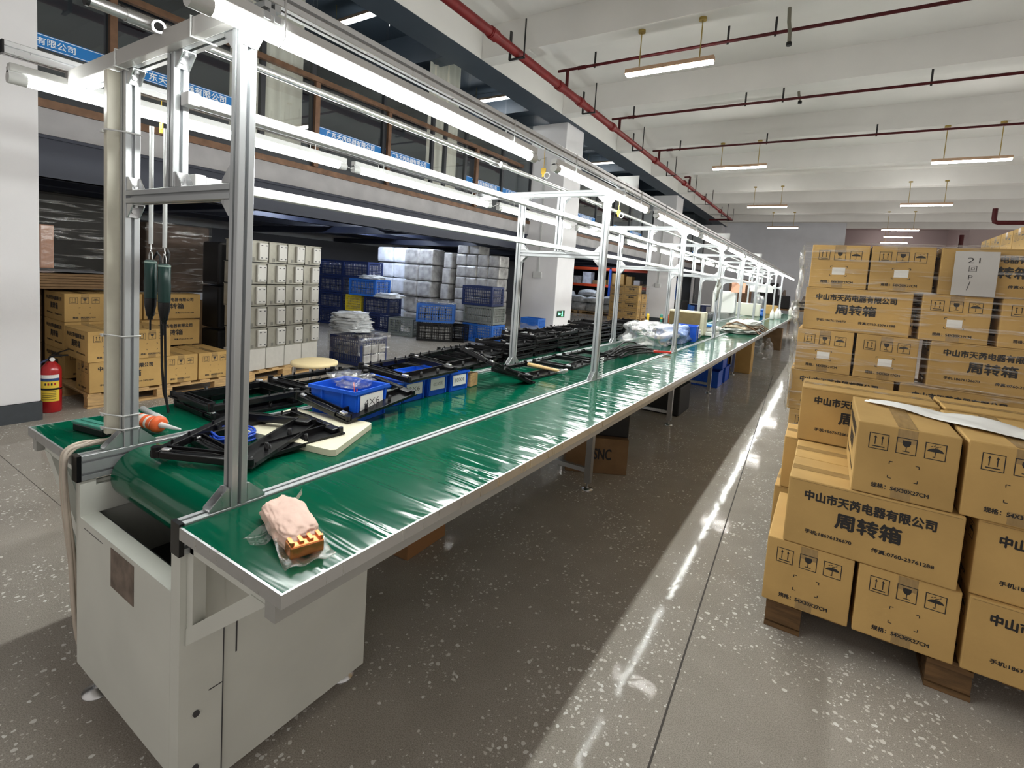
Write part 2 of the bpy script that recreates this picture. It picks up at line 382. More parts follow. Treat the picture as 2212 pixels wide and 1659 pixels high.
w = bpy.data.worlds.new('world'); S.world = w; w.use_nodes = True
w.node_tree.nodes['Background'].inputs[0].default_value = (1.0,.95,.90,1); w.node_tree.nodes['Background'].inputs[1].default_value = .25
# ------------------------------------------------------------------ the setting
BX = (-11.5, 9.0); BY = (-5.0, 29.6)
struct('floor', MB().box((-11.5,-5,-.12),(9,37,0)), FLOOR)
jm = MB()
for p0, p1 in (((.995,.6),(.715,6.4)), ((.715,6.4),(.55,9.8))):
    d = (Vector(p1)-Vector(p0)).normalized(); q = Vector((-d.y,d.x))*.0035
    jm.add([(p0[0]-q.x,p0[1]-q.y,.0008),(p1[0]-q.x,p1[1]-q.y,.0008),(p1[0]+q.x,p1[1]+q.y,.0008),(p0[0]+q.x,p0[1]+q.y,.0008)], [(0,1,2,3)])
jm.box((-3.9,.94,.0003),(-.75,.9425,.0008))
struct('floor_joint', jm, mat('floor joint', (.07,.062,.055), .8))
# hall ceiling, cross beams, edge beam on the columns
CZ = 5.45; BZ = 4.95
struct('ceiling', MB().box((-3.99,-5,CZ),(9,29.6,CZ+.2)), CEIL)
for i, y in enumerate([.55,3.6,6.68,9.57,12.69,15.75,18.98,21.6,24.6,27.4]):
    struct('beam_%d' % (i+1), MB().box((-3.985,y,BZ),(9,y+.30,CZ-.001)), CEIL)
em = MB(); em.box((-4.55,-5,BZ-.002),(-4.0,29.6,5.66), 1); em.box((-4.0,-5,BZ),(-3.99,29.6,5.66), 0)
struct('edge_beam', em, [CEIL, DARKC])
for i, (a, b) in enumerate([(.42,1.335),(10.07,10.94),(19.45,20.4),(28.7,29.58)]):
    cm = MB(); cm.box((-5.03,a,.155),(-4.11,b,BZ-.003), 0, None, .012)
    struct('column_%d' % (i+1), cm, WALLW)
    struct('baseboard_%d' % (i+1), MB().box((-5.035,a-.006,0),(-4.104,b+.006,.154)), BASEB)
struct('wall_back', MB().box((-11.5,29.6,0),(1.62,29.8,5.66)), WALLG)
rm = MB(); rm.box((1.62,35,0),(9,35.2,5.66)); rm.box((1.42,29.81,0),(1.62,35,5.66)); rm.box((6.35,29.8,0),(9,35,5.66))
struct('wall_recess', rm, PINKW)
struct('ceiling_recess', MB().box((1.42,29.81,5.45),(9,35,5.6)), PINKW)
struct('lintel', MB().box((1.625,29.62,4.92),(9,29.85,5.445)), CEIL)
struct('store_shade_backdrop', MB().box((-10.75,-5,.001),(-10.6,29.55,2.04)), mat('painted store shade', (.05,.052,.06), .8))  # added dark backdrop, its colour stands for the gloom under the deck
struct('wall_left', MB().box((-11.7,-5,0),(-11.5,29.6,5.66)), WALLG)
# left bay: mezzanine deck, its edge, steel under it, dark ceiling over it
struct('ceiling_bay', MB().box((-11.5,-5,5.66),(-3.99,29.6,5.86)), DARKC)
for i, y in enumerate([3.6,6.68,9.57,12.69,15.75,18.98,21.6,24.6]):
    struct('bay_beam_%d' % (i+1), MB().box((-11.5,y,5.12),(-4.56,y+.3,5.655)), DARKC)
struct('mezzanine_floor', MB().box((-11.49,-5,2.462),(-5.06,29.59,2.64)), DARKC)
for i, (a, b) in enumerate([(1.345,10.06),(10.95,19.44),(20.41,28.69)]):
    struct('slab_edge_%d' % (i+1), MB().box((-5.05,a,2.43),(-4.95,b,2.665)), CONC)
    struct('trim_%d' % (i+1), MB().box((-5.02,a,2.667),(-4.93,b,2.74)), COPPERF)
    eb = MB(); eb.box((-5.10,a,2.05),(-4.985,b,2.425)); eb.box((-5.16,a,2.40),(-4.96,b,2.428)); eb.box((-5.16,a,2.05),(-4.97,b,2.075))
    struct('edge_girder_%d' % (i+1), eb, MEZZD)
k = 0
for x in (-6.2,-7.5,-8.8,-10.1):
    k += 1; b = MB(); b.box((x-.05,-2,2.2),(x+.05,29,2.455)); b.box((x-.09,-2,2.185),(x+.09,29,2.2))
    struct('deck_joist_%d' % k, b, MEZZD)
for y in (.2,3.6,6.6,9.6,12.6,15.6,18.6,21.6,24.6):
    k += 1; b = MB(); b.box((-11.4,y-.05,2.06),(-5.2,y+.05,2.18)); b.box((-11.4,y-.09,2.05),(-5.2,y+.09,2.06))
    struct('deck_joist_%d' % k, b, MEZZD)
struct('wall_office', MB().box((-9.2,-5,2.645),(-9.1,29.5,5.65)), mat('dark office wall', (.10,.11,.125), .7))
# glazed office front
gx = -4.985; panes = [(1.345,2.08,1),(2.08,3.34,1),(3.34,3.60,0),(3.60,4.30,0),(4.30,5.56,1),(5.56,6.68,1),(6.68,7.02,0),(7.02,7.62,0),(7.62,8.87,1),(8.87,10.06,1),
         (10.95,12.4,1),(12.4,13.9,1),(13.9,15.3,0),(15.3,16.8,1),(16.8,18.2,1),(18.2,19.44,0),(20.41,23.2,1),(23.2,26.0,0),(26.0,28.69,1)]
MX = Matrix(((0,0,1,0),(1,0,0,0),(0,1,0,0),(0,0,0,1)))     # local xy -> world y,z facing +x
for i, (a, b, s) in enumerate(panes):
    o = struct('window_%d' % (i+1), MB().box((gx-.004,a+.03,2.76),(gx+.004,b-.03,5.415)), GLASS)
    fm = MB(); fm.box((gx-.03,a,2.742),(gx+.03,a+.03,4.35)); fm.box((gx-.03,b-.03,2.742),(gx+.03,b,4.35)); fm.box((gx-.03,a+.03,2.742),(gx+.03,b-.03,2.80))
    obj('window_frame', fm, DARKF, o)
    if s:
        bm_ = MB(); z0, z1 = 3.19, 3.315; a2, b2 = a+.035, b-.035
        bm_.box((gx+.005,a2,z0),(gx+.007,b2,z1), 0)
        bm_.box((gx+.0072,a2,z1-.012),(gx+.0078,b2,z1-.006), 1); bm_.box((gx+.0072,a2,z0+.006),(gx+.0078,b2,z0+.012), 1)
        if i == 0: put_text(bm_, '有限公司', .27, Matrix.Translation((gx+.0079,1.675,3.2525)) @ MX, 1, .0, None, 0, 0, .004)
        else:
            wd = min(.86, (b-a)*.72); put_text(bm_, '广东天芮电器有限公司', wd, Matrix.Translation((gx+.0079,(a+b)/2+.03,3.2525)) @ MX, 1, .0, None, 0, 0, .0022)
        obj('banner_strip', bm_, [STRIP, WHITEINK], o)
tr = MB(); tr.box((gx+.031,1.345,3.87),(gx+.09,9.6,3.935)); struct('trim_transom', tr, COPPERF)
tp = MB()
struct('trim_4', MB().box((gx+.031,4.30,2.745),(gx+.08,4.37,3.868)), COPPERF)
struct('trim_5', MB().box((gx+.031,7.87,2.745),(gx+.09,7.95,3.868)), COPPERF)
struct('trim_6', MB().box((gx+.031,5.60,2.745),(gx+.08,5.66,3.868)), COPPERF)
struct('trim_7', MB().box((gx+.031,2.05,2.745),(gx+.08,2.11,3.868)), COPPERF)
for nm, (a, b), lb in (('curtain',(3.30,4.26),'beige curtain behind the office glass left of the first full blue banner'),('curtain',(6.72,7.58),'beige curtain behind the office glass nearer the white column')):
    c = MB(); c.grid(lambda u, v, a=a, b=b: (-5.16+.018*math.sin(u*(b-a)*42), a+u*(b-a), 2.76+v*2.6), 60, 2)
    tag(obj(nm, c, BEIGE), lb, 'curtain', 'beige curtains behind the office glass')
# wall with doorway past the third column, below the deck
wm = MB(); wm.box((-5.0,20.41,0),(-4.9,23.2,2.04)); wm.box((-5.0,26.7,0),(-4.9,28.69,2.04)); wm.box((-5.0,23.2,1.98),(-4.9,26.7,2.04))
struct('wall_store', wm, WALLW)
struct('doorway_shade', MB().box((-5.6,23.25,0),(-5.55,26.65,1.97)), DOORWAY_SHADE)  # black sheet behind the opening, painting its unlit inside
dl = struct('door_2', MB().box((-4.88,26.9,.02),(-4.84,28.6,1.96)), GREYGL)
obj('door_handle', MB().cbox((-4.81,27.05,1.0),(.04,.03,.16)), STEEL, dl)
# exit sign on the second column, conduit and box
ex = MB(); MXs = Matrix.Translation((-4.1075+.0105,10.39,.61)) @ MX
es = thing('exit_sign', 'small green lit exit sign low on the white column', 'exit sign', (-4.105,10.39,.61))
obj('sign_panel', MB().box((.001,-.19,-.075),(.012,.19,.075), 0, None, .003), mat('sign dark green', (.02,.06,.04), .4), es)
pm = MB(); M0 = Matrix.Translation((.0125,0,0)) @ MX
pm.flat([(-.15,0),(-.10,.04),(-.10,.016),(-.02,.016),(-.02,-.016),(-.10,-.016),(-.10,-.04)], 0, M0)
pm.flat([(.075+.016*math.cos(t*PI/6), .047+.016*math.sin(t*PI/6)) for t in range(12)], 0, M0)
pm.flat([(.05,.028),(.092,.028),(.092,-.02),(.115,-.06),(.095,-.062),(.073,-.024),(.055,-.032),(.038,-.06),(.022,-.056),(.045,-.016)], 0, M0)
pm.flat([(.05,.028),(.052,.014),(.03,.0),(.018,.006)], 0, M0)
obj('pictogram', pm, E_EXIT, es)
cn = thing('wall_conduit', 'white conduit with switch box running down the grey side of the column', 'conduit', (-4.60,10.065,0))
obj('conduit', MB().box((-.02,-.02,1.56),(.02,-.001,4.2)), WHITEP, cn)
obj('switch_box', MB().box((-.12,-.045,1.42),(.10,-.001,1.56), 0, None, .006), WHITEP, cn)
cn = thing('wall_conduit', 'white conduit with switch box on the farther column beyond the shelving', 'conduit', (-4.55,19.445,0))
obj('conduit', MB().box((-.02,-.02,1.5),(.02,-.001,4.2)), WHITEP, cn)
obj('switch_box', MB().box((-.12,-.045,1.36),(.10,-.001,1.5), 0, None, .006), WHITEP, cn)

# ------------------------------------------------------------------ sprinkler pipework
sp = thing('sprinkler_pipe', 'red sprinkler main running along the beam above the line, with branch pipes', 'sprinkler pipe', (-2.66,0,4.45))
pm = MB(); pm.cyl((0,-4,0),(0,9.2,0), .062, 0, 20); pm.cyl((0,9.2,0),(0,22.8,0), .05, 0, 18)
obj('main_pipe', pm, REDPIPE, sp)
for y in (2.0,5.2,7.0,7.75,9.2,12.0,14.8,17.4,20.3):
    c = MB(); c.cyl((0,y-.06,0),(0,y+.06,0), .076, 0, 18); c.cyl((0,y-.085,0),(0,y-.06,0), .07, 0, 18); obj('pipe_coupling', c, REDPIPE, sp)
for y, dz, x1, mt in ((7.23,.33,10.5,DKRED),(9.56,.27,10.5,DKRED),(12.25,.30,10.5,DKRED),(15.4,.30,.6,DKRED)):
    b = MB(); b.cyl((0,y,.04),(0,y,dz), .027, 0, 12); b.cyl((-.17,y,dz),(0,y,dz),.022,0,12)
    if y < 15: b.cyl((0,y,dz),(x1,y,dz), .022, 0, 12); b.cyl((.18,y,dz),(.32,y,dz),.03,0,12)
    obj('branch_pipe', b, mt, sp)
obj('branch_pipe', MB().cyl((0,22.78,0),(-.9,22.78,0), .04, 0, 12), DKRED, sp)
for y in (2.4,5.76,8.1,10.7,13.38,15.74,18.2,21.2,22.5):
    h = MB(); h.box((-.125,y-.02,-.085),(.125,y+.02,-.07)); h.box((-.125,y-.02,-.085),(-.105,y+.02,.30)); h.cyl((.115,y,-.085),(.115,y,.42), .011, 0, 8)
    obj('hanger', h, HANG, sp)
for y, dz, xs in ((7.23,.33,(.47,2.42,3.0)),(9.56,.27,(.28,2.33,2.92,4.9)),(12.25,.30,(.5,2.4,4.4))):
    for x in xs:
        h = MB(); h.box((x-.014,y-.006,dz-.04),(x+.014,y+.006,dz+.20)); obj('hanger', h, HANG, sp)
rp = thing('red_riser_pipe', 'dark red riser pipe by the pinkish far wall', 'pipe', (6.0,29.2,0))
r = MB(); r.cyl((0,0,0),(0,0,4.6), .09, 0, 14); obj('pipe', r, DKRED, rp)
rp = thing('red_elbow_pipe', 'red elbow pipe under the ceiling above the far right cartons', 'pipe', (5.2,20.0,3.98))
r = MB(); r.tube([(0,0,.42),(0,0,.12),(.02,0,.03),(.1,0,0),(3.5,0,0)], .065, 0, 12); obj('pipe', r, DKRED, rp)
for i, (x, y, z, ln) in enumerate(((.5,7.05,BZ-.0,.42),(.46,9.95,BZ,.17))):
    t = thing('cable_stub', ['grey cable drop with black end hanging from the nearest visible ceiling beam','short grey cable drop with black end hanging from the second visible ceiling beam'][i], 'cable', (x,y-.05,z))
    obj('cable', MB().tube([(0,0,-.002),(.01,0,-ln*.4),(.03,0,-ln*.7),(.035,0,-ln)], .022, 0, 8), mat('grey flex', (.18,.17,.13), .6), t)
    obj('end_plug', MB().cyl((.035,0,-ln),(.035,0,-ln-.04), .032, 0, 10), RUBBER, t)

# ------------------------------------------------------------------ pendants
def pendant(loc, label, group, rodlen, rosette=True):
    t = thing('pendant_light', label, 'pendant light', loc, (0,0,0), group)
    obj('housing', MB().box((-.6,-.045,.012),(.6,.045,.07), 0, None, .006), LAMPWOOD, t)
    obj('diffuser', MB().box((-.585,-.042,-.018),(.585,.042,.011)), E_PEND, t)
    for s in (-.41,.41):
        r = obj('rod', MB().cyl((s,0,.07),(s,0,rodlen), .008, 0, 8), BRASS, t)
        obj('rosette', MB().cyl((s,0,rodlen-.035),(s,0,rodlen-.001), .05, 0, 16), BRASS, r)
    return t
p0 = None
PEND = [(-.9,6.82,4.37,'nearest'),(-.87,12.75,4.34,'second nearest'),(-.81,18.3,4.27,'third nearest'),(-.78,24.2,4.28,'farthest')]
for x, y, z, wd in PEND:
    lb = '%s hanging linear light in the row of four over the assembly line' % wd
    rl_ = BZ-z
    p0 = pendant((x,y,z), lb, 'pendants over the assembly line', rl_)
for x, y, z, wd in [(3.32,12.75,4.24,'nearest'),(3.35,18.25,4.25,'middle'),(3.33,24.2,4.22,'farthest')]:
    pendant((x,y,z), '%s hanging linear light in the right row above the wrapped cartons' % wd, 'pendants above the cartons', BZ-z)
for y, z in ((31.6,4.72),(33.4,4.6)):
    pendant((3.9,y,z), ['thin distant light against the pinkish far wall, upper one','thin distant light against the pinkish far wall, lower one'][z < 4.65], 'distant lights by the far wall', 5.449-z)
wds = ['nearest','second nearest','third nearest','fourth nearest','fifth nearest','farthest']
for i, y in enumerate((5.43,9.2,12.3,15.4,19.2,23.0)):
    t = thing('bay_ceiling_light', '%s linear light under the dark ceiling behind the office glass' % wds[i], 'ceiling light', (-5.69,y,5.33), (0,0,0), 'lights under the dark ceiling')
    obj('housing', MB().box((-.55,-.045,.012),(.55,.045,.06)), LAMPWOOD, t)
    obj('diffuser', MB().box((-.54,-.042,-.018),(.54,.042,.011)), E_BAY, t)
    for s in (-.38,.38): obj('rod', MB().cyl((s,0,.06),(s,0,.329), .006, 0, 6), BRASS, t)
for i, (x, y) in enumerate(((-8.1,8.35),(-6.85,5.2),(-6.85,8.2),(-7.4,19.9))):  # first follows the bluish light there; others are added, unseen, to brighten storage
    t = thing('hanging_batten_light', ['cool white batten under the mezzanine above the navy crates','added unseen batten brightening the silver cases under the mezzanine','added unseen batten brightening the grey bundles under the mezzanine','added unseen batten above the white sacks by the racking'][i], 'light', (x,y,2.385), (0,0,.1 if i in (0,3) else PI/2), 'battens under the mezzanine')
    obj('housing', MB().box((-.6,-.04,.02),(.6,.04,.06)), WHITEP, t)
    obj('tube', MB().box((-.58,-.03,-.015),(.58,.03,.019)), E_DECK, t)
    obj('bracket', MB().box((-.01,-.01,.0605),(.01,.01,2.461-t.location.z)), MEZZD, t)
# ------------------------------------------------------------------ conveyor line
ZT = .79; YA = .55; YE = 18.2
cv = thing('assembly_conveyor', 'long green topped assembly conveyor with white drive cabinet at the near end', 'conveyor', (0,0,0))
# drive cabinet: sheet steel box with cut-out front
cab = MB()
cab.box((-.665,.56,.105),(-.0405,.575,.60))                       # front sheet
cab.box((-.665,.575,.105),(-.655,1.15,.70))                    # left sheet
cab.box((-.01,.66,.035),(.0,1.15,.70))                          # right sheet
cab.box((-.655,1.14,.075),(-.01,1.15,.70))                     # back sheet
cab.box((-.655,.575,.105),(-.01,1.14,.115))                    # base
cab.box((-.665,.56,.60),(-.635,.575,.712))                      # left cheek
cab.box((-.655,.575,.585),(-.04,.607,.60))                        # sill return
cab.box((-.655,.575,.60),(-.635,1.14,.69))                        # cheek wall
cab.box((-.655,.575,.69),(-.635,.60,.712))
cab.box((-.04,.56,.035),(.006,.665,.712))                       # corner post
cab.box((-.04,.57,.60),(-.035,1.14,.70))
obj('drive_cabinet', cab, WHITEM, cv)
lin = MB(); lin.box((-.634,.608,.40),(-.041,1.139,.41)); lin.box((-.634,1.13,.41),(-.041,1.139,.60)); lin.box((-.634,.607,.41),(-.041,.611,.599))  # black lining that paints the shade inside the cabinet opening
obj('inner_shade_lining', lin, BLACKM, cv)
st = MB(); st.box((-.40,.5585,.47),(-.25,.5598,.585)); s = obj('name_plate', st, BROWNP, cv); s['label'] = 'worn brown sticker on cabinet front'
for a, b_ in (((.0062,.664,.05),(.0066,.667,.50)),((.0062,.63,.31),(.0066,.6635,.313)),((.0008,.70,.37),(.0012,.704,.50)),((-.6,.5592,.575),(-.46,.5598,.5765)),((-.0405,.5605,.11),(-.0400,.5612,.58))): obj('seam', MB().box(a, b_), SLOT, cv)
for z in (.12,.27): obj('bolt', MB().cyl((.006,.60,z),(.011,.60,z), .008, 0, 10), SLOT, cv)
for x, y in ((-.62,.60),(-.05,1.1),(-.62,1.1),(-.05,.62)):
    f = MB(); f.cyl((x,y,.016),(x,y,.06), .009, 0, 10); f.lathe([(.042,0),(.042,.006),(.014,.020)], 0, 18, None, (x,y,0)); f.cbox((x,y,.082),(.036,.036,.044)); obj('levelling_foot', f, STEEL, cv)
# belt with rounded nose over the drum
bp = [(YE,ZT),]; r = .085; yc = .715
bp += [(yc,ZT)] + [(yc-r*math.sin(t*PI/28), ZT-r+r*math.cos(t*PI/28)) for t in range(1,29)] + [(YE,ZT-2*r),(YE,ZT-2*r+.004),(yc,ZT-2*r+.004)]
bp += [(yc-(r-.004)*math.sin(t*PI/28), ZT-r+(r-.004)*math.cos(t*PI/28)) for t in range(27,0,-1)] + [(yc,ZT-.004),(YE,ZT-.004)]
b = MB(); M = Matrix(((0,0,1,0),(1,0,0,0),(0,1,0,0),(0,0,0,1))); b.prism([(p[0],p[1]) for p in bp], -.615, -.03, 0, M, True)
obj('conveyor_belt', b, GREEN, cv)
obj('drum', MB().cyl((-.62,yc,ZT-r),(-.025,yc,ZT-r), r-.006, 0, 24), BLACKM, cv)
for x0, x1 in ((-.668,-.628),(-.02,.02)):
    g = MB(); g.profile(((x0+x1)/2,YA+.012,ZT-.035),((x0+x1)/2,YE,ZT-.035), .04, .08, (0,0,1)); o = obj('guide_rail', g, ALU_L, cv)
    obj('end_cap', MB().box((x0-.001,YA,ZT-.076),(x1+.001,YA+.0115,ZT+.006)), BLACKP, o)
for sgn, x0, x1 in ((1,.0215,.425),(-1,-1.078,-.6695)):
    t = MB(); t.box((x0,YA+.006,ZT-.016),(x1,YE,ZT-.0006)); o = obj('side_table', t, GREEN, cv)
    e = MB(); xe = x1 if sgn > 0 else x0
    e.box((min(xe,xe+sgn*.006),YA,ZT-.03),(max(xe,xe+sgn*.006),YE,ZT), 0); e.box((x0,YA,ZT-.03),(x1,YA+.0055,ZT), 0)
    obj('edge_trim', e, ALU, o)
    xb = xe-sgn*.04; u = MB(); u.box((xb-.0175,YA+.006,ZT-.075),(xb+.0175,YE,ZT-.0165)); obj('edge_beam', u, mat('edge beam steel', (.42,.42,.40), .45, .2), o)
LEGY = [3.1,5.12,7.08,9.05,11.0,13.0,14.95,16.9]
for y in LEGY:
    for x in (-.02,-.63):
        l = MB(); l.box((x-.022,y-.022,.05),(x+.022,y+.022,ZT-.0755)); o = obj('leg', l, STEEL if x > -.1 else ALU, cv)
        f = MB(); f.cyl((x,y,.012),(x,y,.05), .009, 0, 8); f.lathe([(.04,0),(.04,.006),(.015,.014)], 0, 14, None, (x,y,0)); obj('levelling_foot', f, STEEL, o)
    c = MB(); c.box((-.608,y-.015,.12),(-.042,y+.015,.15)); obj('leg_stretcher', c, ALU, cv)
def support(y, sgn):
    c = MB(); xr = .006 if sgn > 0 else -.667
    def tri(px): return [(xr+sgn*p, q) for p, q in px]
    MYZ = Matrix(((1,0,0,0),(0,0,1,0),(0,1,0,0),(0,0,0,1)))
    # vertical plate, top arm, slanting strut
    a = tri([(0.001,.50),(.03,.50),(.03,.775-.04),(0.001,.735)]); c.prism(a if sgn<0 else a[::-1], y, y+.03, 0, MYZ)
    c.box((min(xr,xr+sgn*.34)+.0008,y,.715),(max(xr,xr+sgn*.34)-.0008,y+.03,.7145+.025))
    a = tri([(.002,.47),(.002,.515),(.28,.72),(.34,.72)]); c.prism(a if sgn<0 else a[::-1], y-.002, y+.032, 0, MYZ)
    return c
for y in (.575,3.05,5.07,7.03,9.0,10.95): obj('table_bracket', support(y,1), WHITEM, cv)
obj('table_bracket', support(.575,-1), WHITEM, cv)
bl = MB(); bl.add([(-.669,.60,.15),(-1.0,.60,.715),(-.669,.60,.715),(-.669,.606,.15),(-1.0,.606,.715),(-.669,.606,.715)], [(0,1,2),(5,4,3),(0,3,4,1),(1,4,5,2)])
obj('side_gusset', bl, mat('green grey gusset', (.24,.27,.24), .5), cv)

# ------------------------------------------------------------------ gantry frames
GY = [.69,3.01]+[3.01+1.965*k for k in range(1,8)]
ZC = 2.01
def bracket(mb, c, ux, uz, w=.034, s=.042):
    """cast corner bracket in the plane of ux/uz with its bolt"""
    c = Vector(c); ux = Vector(ux); uz = Vector(uz); n = ux.cross(uz)
    P = lambda a, b, t: tuple(c+ux*a+uz*b+n*t)
    for t0 in (-w/2, w/2-.003):
        q = [P(.001,.001,t0),P(s,.001,t0),P(s,.008,t0),P(.008,s,t0),P(.001,s,t0)]+[P(.001,.001,t0+.003),P(s,.001,t0+.003),P(s,.008,t0+.003),P(.008,s,t0+.003),P(.001,s,t0+.003)]
        mb.add(q, [(4,3,2,1,0),(5,6,7,8,9)]+[(i,(i+1)%5,(i+1)%5+5,i+5) for i in range(5)])
    for A in ((ux,uz),(uz,ux)):
        q = []
        for a, b in ((0.001,.0005),(s,.0005),(s,.004),(0.001,.004)):
            for t in (-w/2,w/2): q.append(tuple(c+A[0]*a+A[1]*b+n*t))
        mb.add(q, [(0,2,3,1),(2,4,5,3),(4,6,7,5),(6,0,1,7),(0,6,4,2),(1,3,5,7)])
        mb.cyl(c+A[0]*s*.55+A[1]*.004, c+A[0]*s*.55+A[1]*.011, .007, 0, 8)
def gantry(label):
    t = thing('workstation_gantry', label, 'frame', (0,GY[0],0), (0,0,0), 'aluminium gantries over the conveyor')
    z0 = ZT+.0055
    obj('upright_post', MB().profile((0,0,z0),(0,0,ZC-.021), .04, .04, (0,1,0)), ALU_L, t)
    obj('upright_post', MB().profile((-.648,0,z0),(-.648,0,ZC-.021), .04, .04, (0,1,0)), ALU_L, t)
    obj('top_crossbar', MB().profile((-1.06,0,ZC),(.115,0,ZC), .04, .04, (0,0,1)), ALU_L, t)
    obj('lower_crossbar', MB().profile((-.627,0,1.602),(-.021,0,1.602), .04, .04, (0,0,1)), ALU_L, t)
    obj('middle_post', MB().profile((-.338,0,1.623),(-.338,0,ZC-.021), .04, .04, (0,1,0)), ALU_L, t)
    X = Vector((1,0,0)); Z = Vector((0,0,1)); Y = Vector((0,1,0))
    for x in (0,-.648):
        for s in (1,-1):
            m = MB(); bracket(m, (x,s*.0205,z0), Y*s, Z, .034, .05); obj('corner_bracket', m, ALU, t)
        for s in (1,-1):
            if x+s*.02 < -.66 or True:
                m = MB(); bracket(m, (x+s*.0205,0,ZC-.0205), X*s, -Z); obj('corner_bracket', m, ALU, t)
    for x, s in ((0,-1),(-.648,1)):
        for zz, zd in ((1.6225,Z),(1.5815,-Z)):
            m = MB(); bracket(m, (x+s*.0205,0,zz), X*s, zd); obj('corner_bracket', m, ALU, t)
    m = MB(); bracket(m, (-.3175,0,1.6225), X, Z); obj('corner_bracket', m, ALU, t)
    m = MB(); bracket(m, (-.3175,0,ZC-.0205), X, -Z); obj('corner_bracket', m, ALU, t)
    return t
gl = ['nearest aluminium gantry frame, with the cream duct tied to its left post']+['%s aluminium gantry frame along the conveyor counted from the camera' % ORD[i] for i in range(1,9)]
G0 = gantry(gl[0])
for i in range(1,9): dup(G0, (0,GY[i],0), None, gl[i])

# lamp rails, lamps, white trunking, air pipe
for x, y0, lb in ((.095,.40,'long aluminium lamp rail over the right table edge'),(-1.035,.49,'long aluminium lamp rail over the left table edge')):
    t = thing('lamp_rail', lb, 'rail', (x,0,ZC+.021), (0,0,0), 'lamp rails')
    obj('rail', MB().profile((0,y0,.021),(0,20.6,.021), .04, .04), ALU, t)
    obj('end_cap', MB().cbox((0,y0-.003,.021),(.041,.005,.041)), BLACKP, t)
ZL = 1.965
def lamp(x, y, n, label, group):
    t = thing('hanging_tube_light', label, 'tube light', (x,y,ZL), (0,0,0), group)
    obj('tube', MB().cyl((0,.045,0),(0,n-.045,0), .017, 0, 10, None, False), E_TUBE, t)
    for a, b in ((0,.045),(n-.045,n)):
        c = MB(); c.cyl((0,a,0),(0,b,0), .0195, 0, 14); c.box((-.012,a,.014),(.012,b,.032)); obj('end_cap', c, WHITEP, t)
    obj('lamp_cord', MB().tube([(.004,n+.001,.006),(.010,n+.03,-.004),(-.004,n+.06,.010),(.006,n+.09,.024)], .0025, 0, 5), WHITEP, t)
    obj('batten', MB().box((-.017,.002,.0185),(.017,n-.002,.0435), 0, None, .003), WHITEP, t)
    for q in (.2,n-.2):
        c = MB(); c.tube([(.0215,q,-.0),(.0215,q,.108),(-.0215,q,.108),(-.0215,q,-.0),(0,q,-.0185),(.0215,q,0)], .0022, 0, 5, None, True); obj('cable_tie', c, WHITEP, t)
    return t
yR = [.52,2.10,3.72]+[5.27+1.52*k for k in range(10)]
for i, y in enumerate(yR):
    lamp(.095, y, 1.42 if i else 1.40, '%s lit tube lamp on the right rail counted from the near end' % ORD[i], 'tube lamps on the right rail')
yL = [.50,1.85,3.25]+[4.68+1.46*k for k in range(11)]
for i, y in enumerate(yL):
    lamp(-1.035, y, 1.30, '%s lit tube lamp on the left rail counted from the near end' % ORD[i], 'tube lamps on the left rail')
for z, lb in ((1.865,'upper white cable trunking along the middle posts'),(1.645,'lower white cable trunking along the lower crossbars')):
    t = thing('cable_trunking', lb, 'trunking', (-.290,0,z), (0,0,0), 'white trunking along the gantries')
    y0 = .715 if z > 1.7 else .735
    obj('duct', MB().box((-.02,y0,-.014),(.02,16.7,.014), 0, None, .002), WHITEP, t)
    obj('end_cap', MB().box((-.022,y0-.03,-.018),(.022,y0-.0005,.018), 0, None, .003), WHITEP, t)
ap = thing('air_pipe', 'galvanised compressed air pipe with valve lying on the gantry crossbars', 'air pipe', (-.36,0,ZC+.04))
obj('pipe', MB().cyl((0,.70,0),(0,15.9,0), .0125, 0, 14), GALV, ap)
vm = MB(); vm.cyl((0,.50,0),(0,.575,0), .0155, 0, 8); vm.cyl((0,.575,0),(0,.60,0), .019, 0, 6); vm.cyl((0,.60,0),(0,.66,0), .0175, 0, 14); vm.cyl((0,.645,0),(.04,.635,-.012), .0165, 0, 14); vm.cyl((0,.66,0),(0,.70,0), .0165, 0, 14)
obj('valve', vm, STEEL, ap); obj('valve_outlet', MB().cyl((.0405,.6345,-.0122),(.042,.634,-.013), .011, 0, 12), BLACKM, ap)
obj('valve_cap', MB().cyl((0,.492,0),(0,.4995,0), .0165, 0, 12), BLACKM, ap)
for y in (2.25,3.75,5.2,7.2,9.2):
    f = MB(); f.cyl((0,y-.035,0),(0,y+.035,0), .019, 0, 12); f.cyl((0,y+.05,0),(0,y+.10,0), .021, 0, 8); f.cyl((0,y,0),(.04,y,-.012), .014, 0, 10); obj('pipe_fitting', f, STEEL, ap)

# cable duct on the nearest gantry: crossbar front and left post
dc = thing('cable_duct', 'cream cable duct running along the nearest crossbar and down its left post', 'cable duct', (0,GY[0]-.021,0))
obj('top_duct', MB().box((-1.04,-.026,ZC-.022),(.07,-.0005,ZC+.024), 0, None, .002), mat('grey cable duct', (.52,.51,.49), .38, .25), dc)
obj('post_duct', MB().box((-.700,-.030,.835),(-.6725,.016,ZC-.024), 0, None, .002), CREAM, dc)
for z in (1.80,1.16,.90,.855):
    c = MB(); c.tube([(-.712,-.034,z),(-.671,-.034,z+.004),(-.625,-.004,z),(-.625,.044,z)], .0026, 0, 6); c.cbox((-.69,-.036,z),(.012,.007,.009)); obj('cable_tie', c, WHITEP, dc)
for x in (-.62,-.16):
    c = MB(); c.tube([(x,.004,ZC+.027),(x,-.029,ZC+.026),(x,-.029,ZC-.024),(x+.01,.03,ZC-.026)], .0026, 0, 6); obj('cable_tie', c, WHITEP, dc)
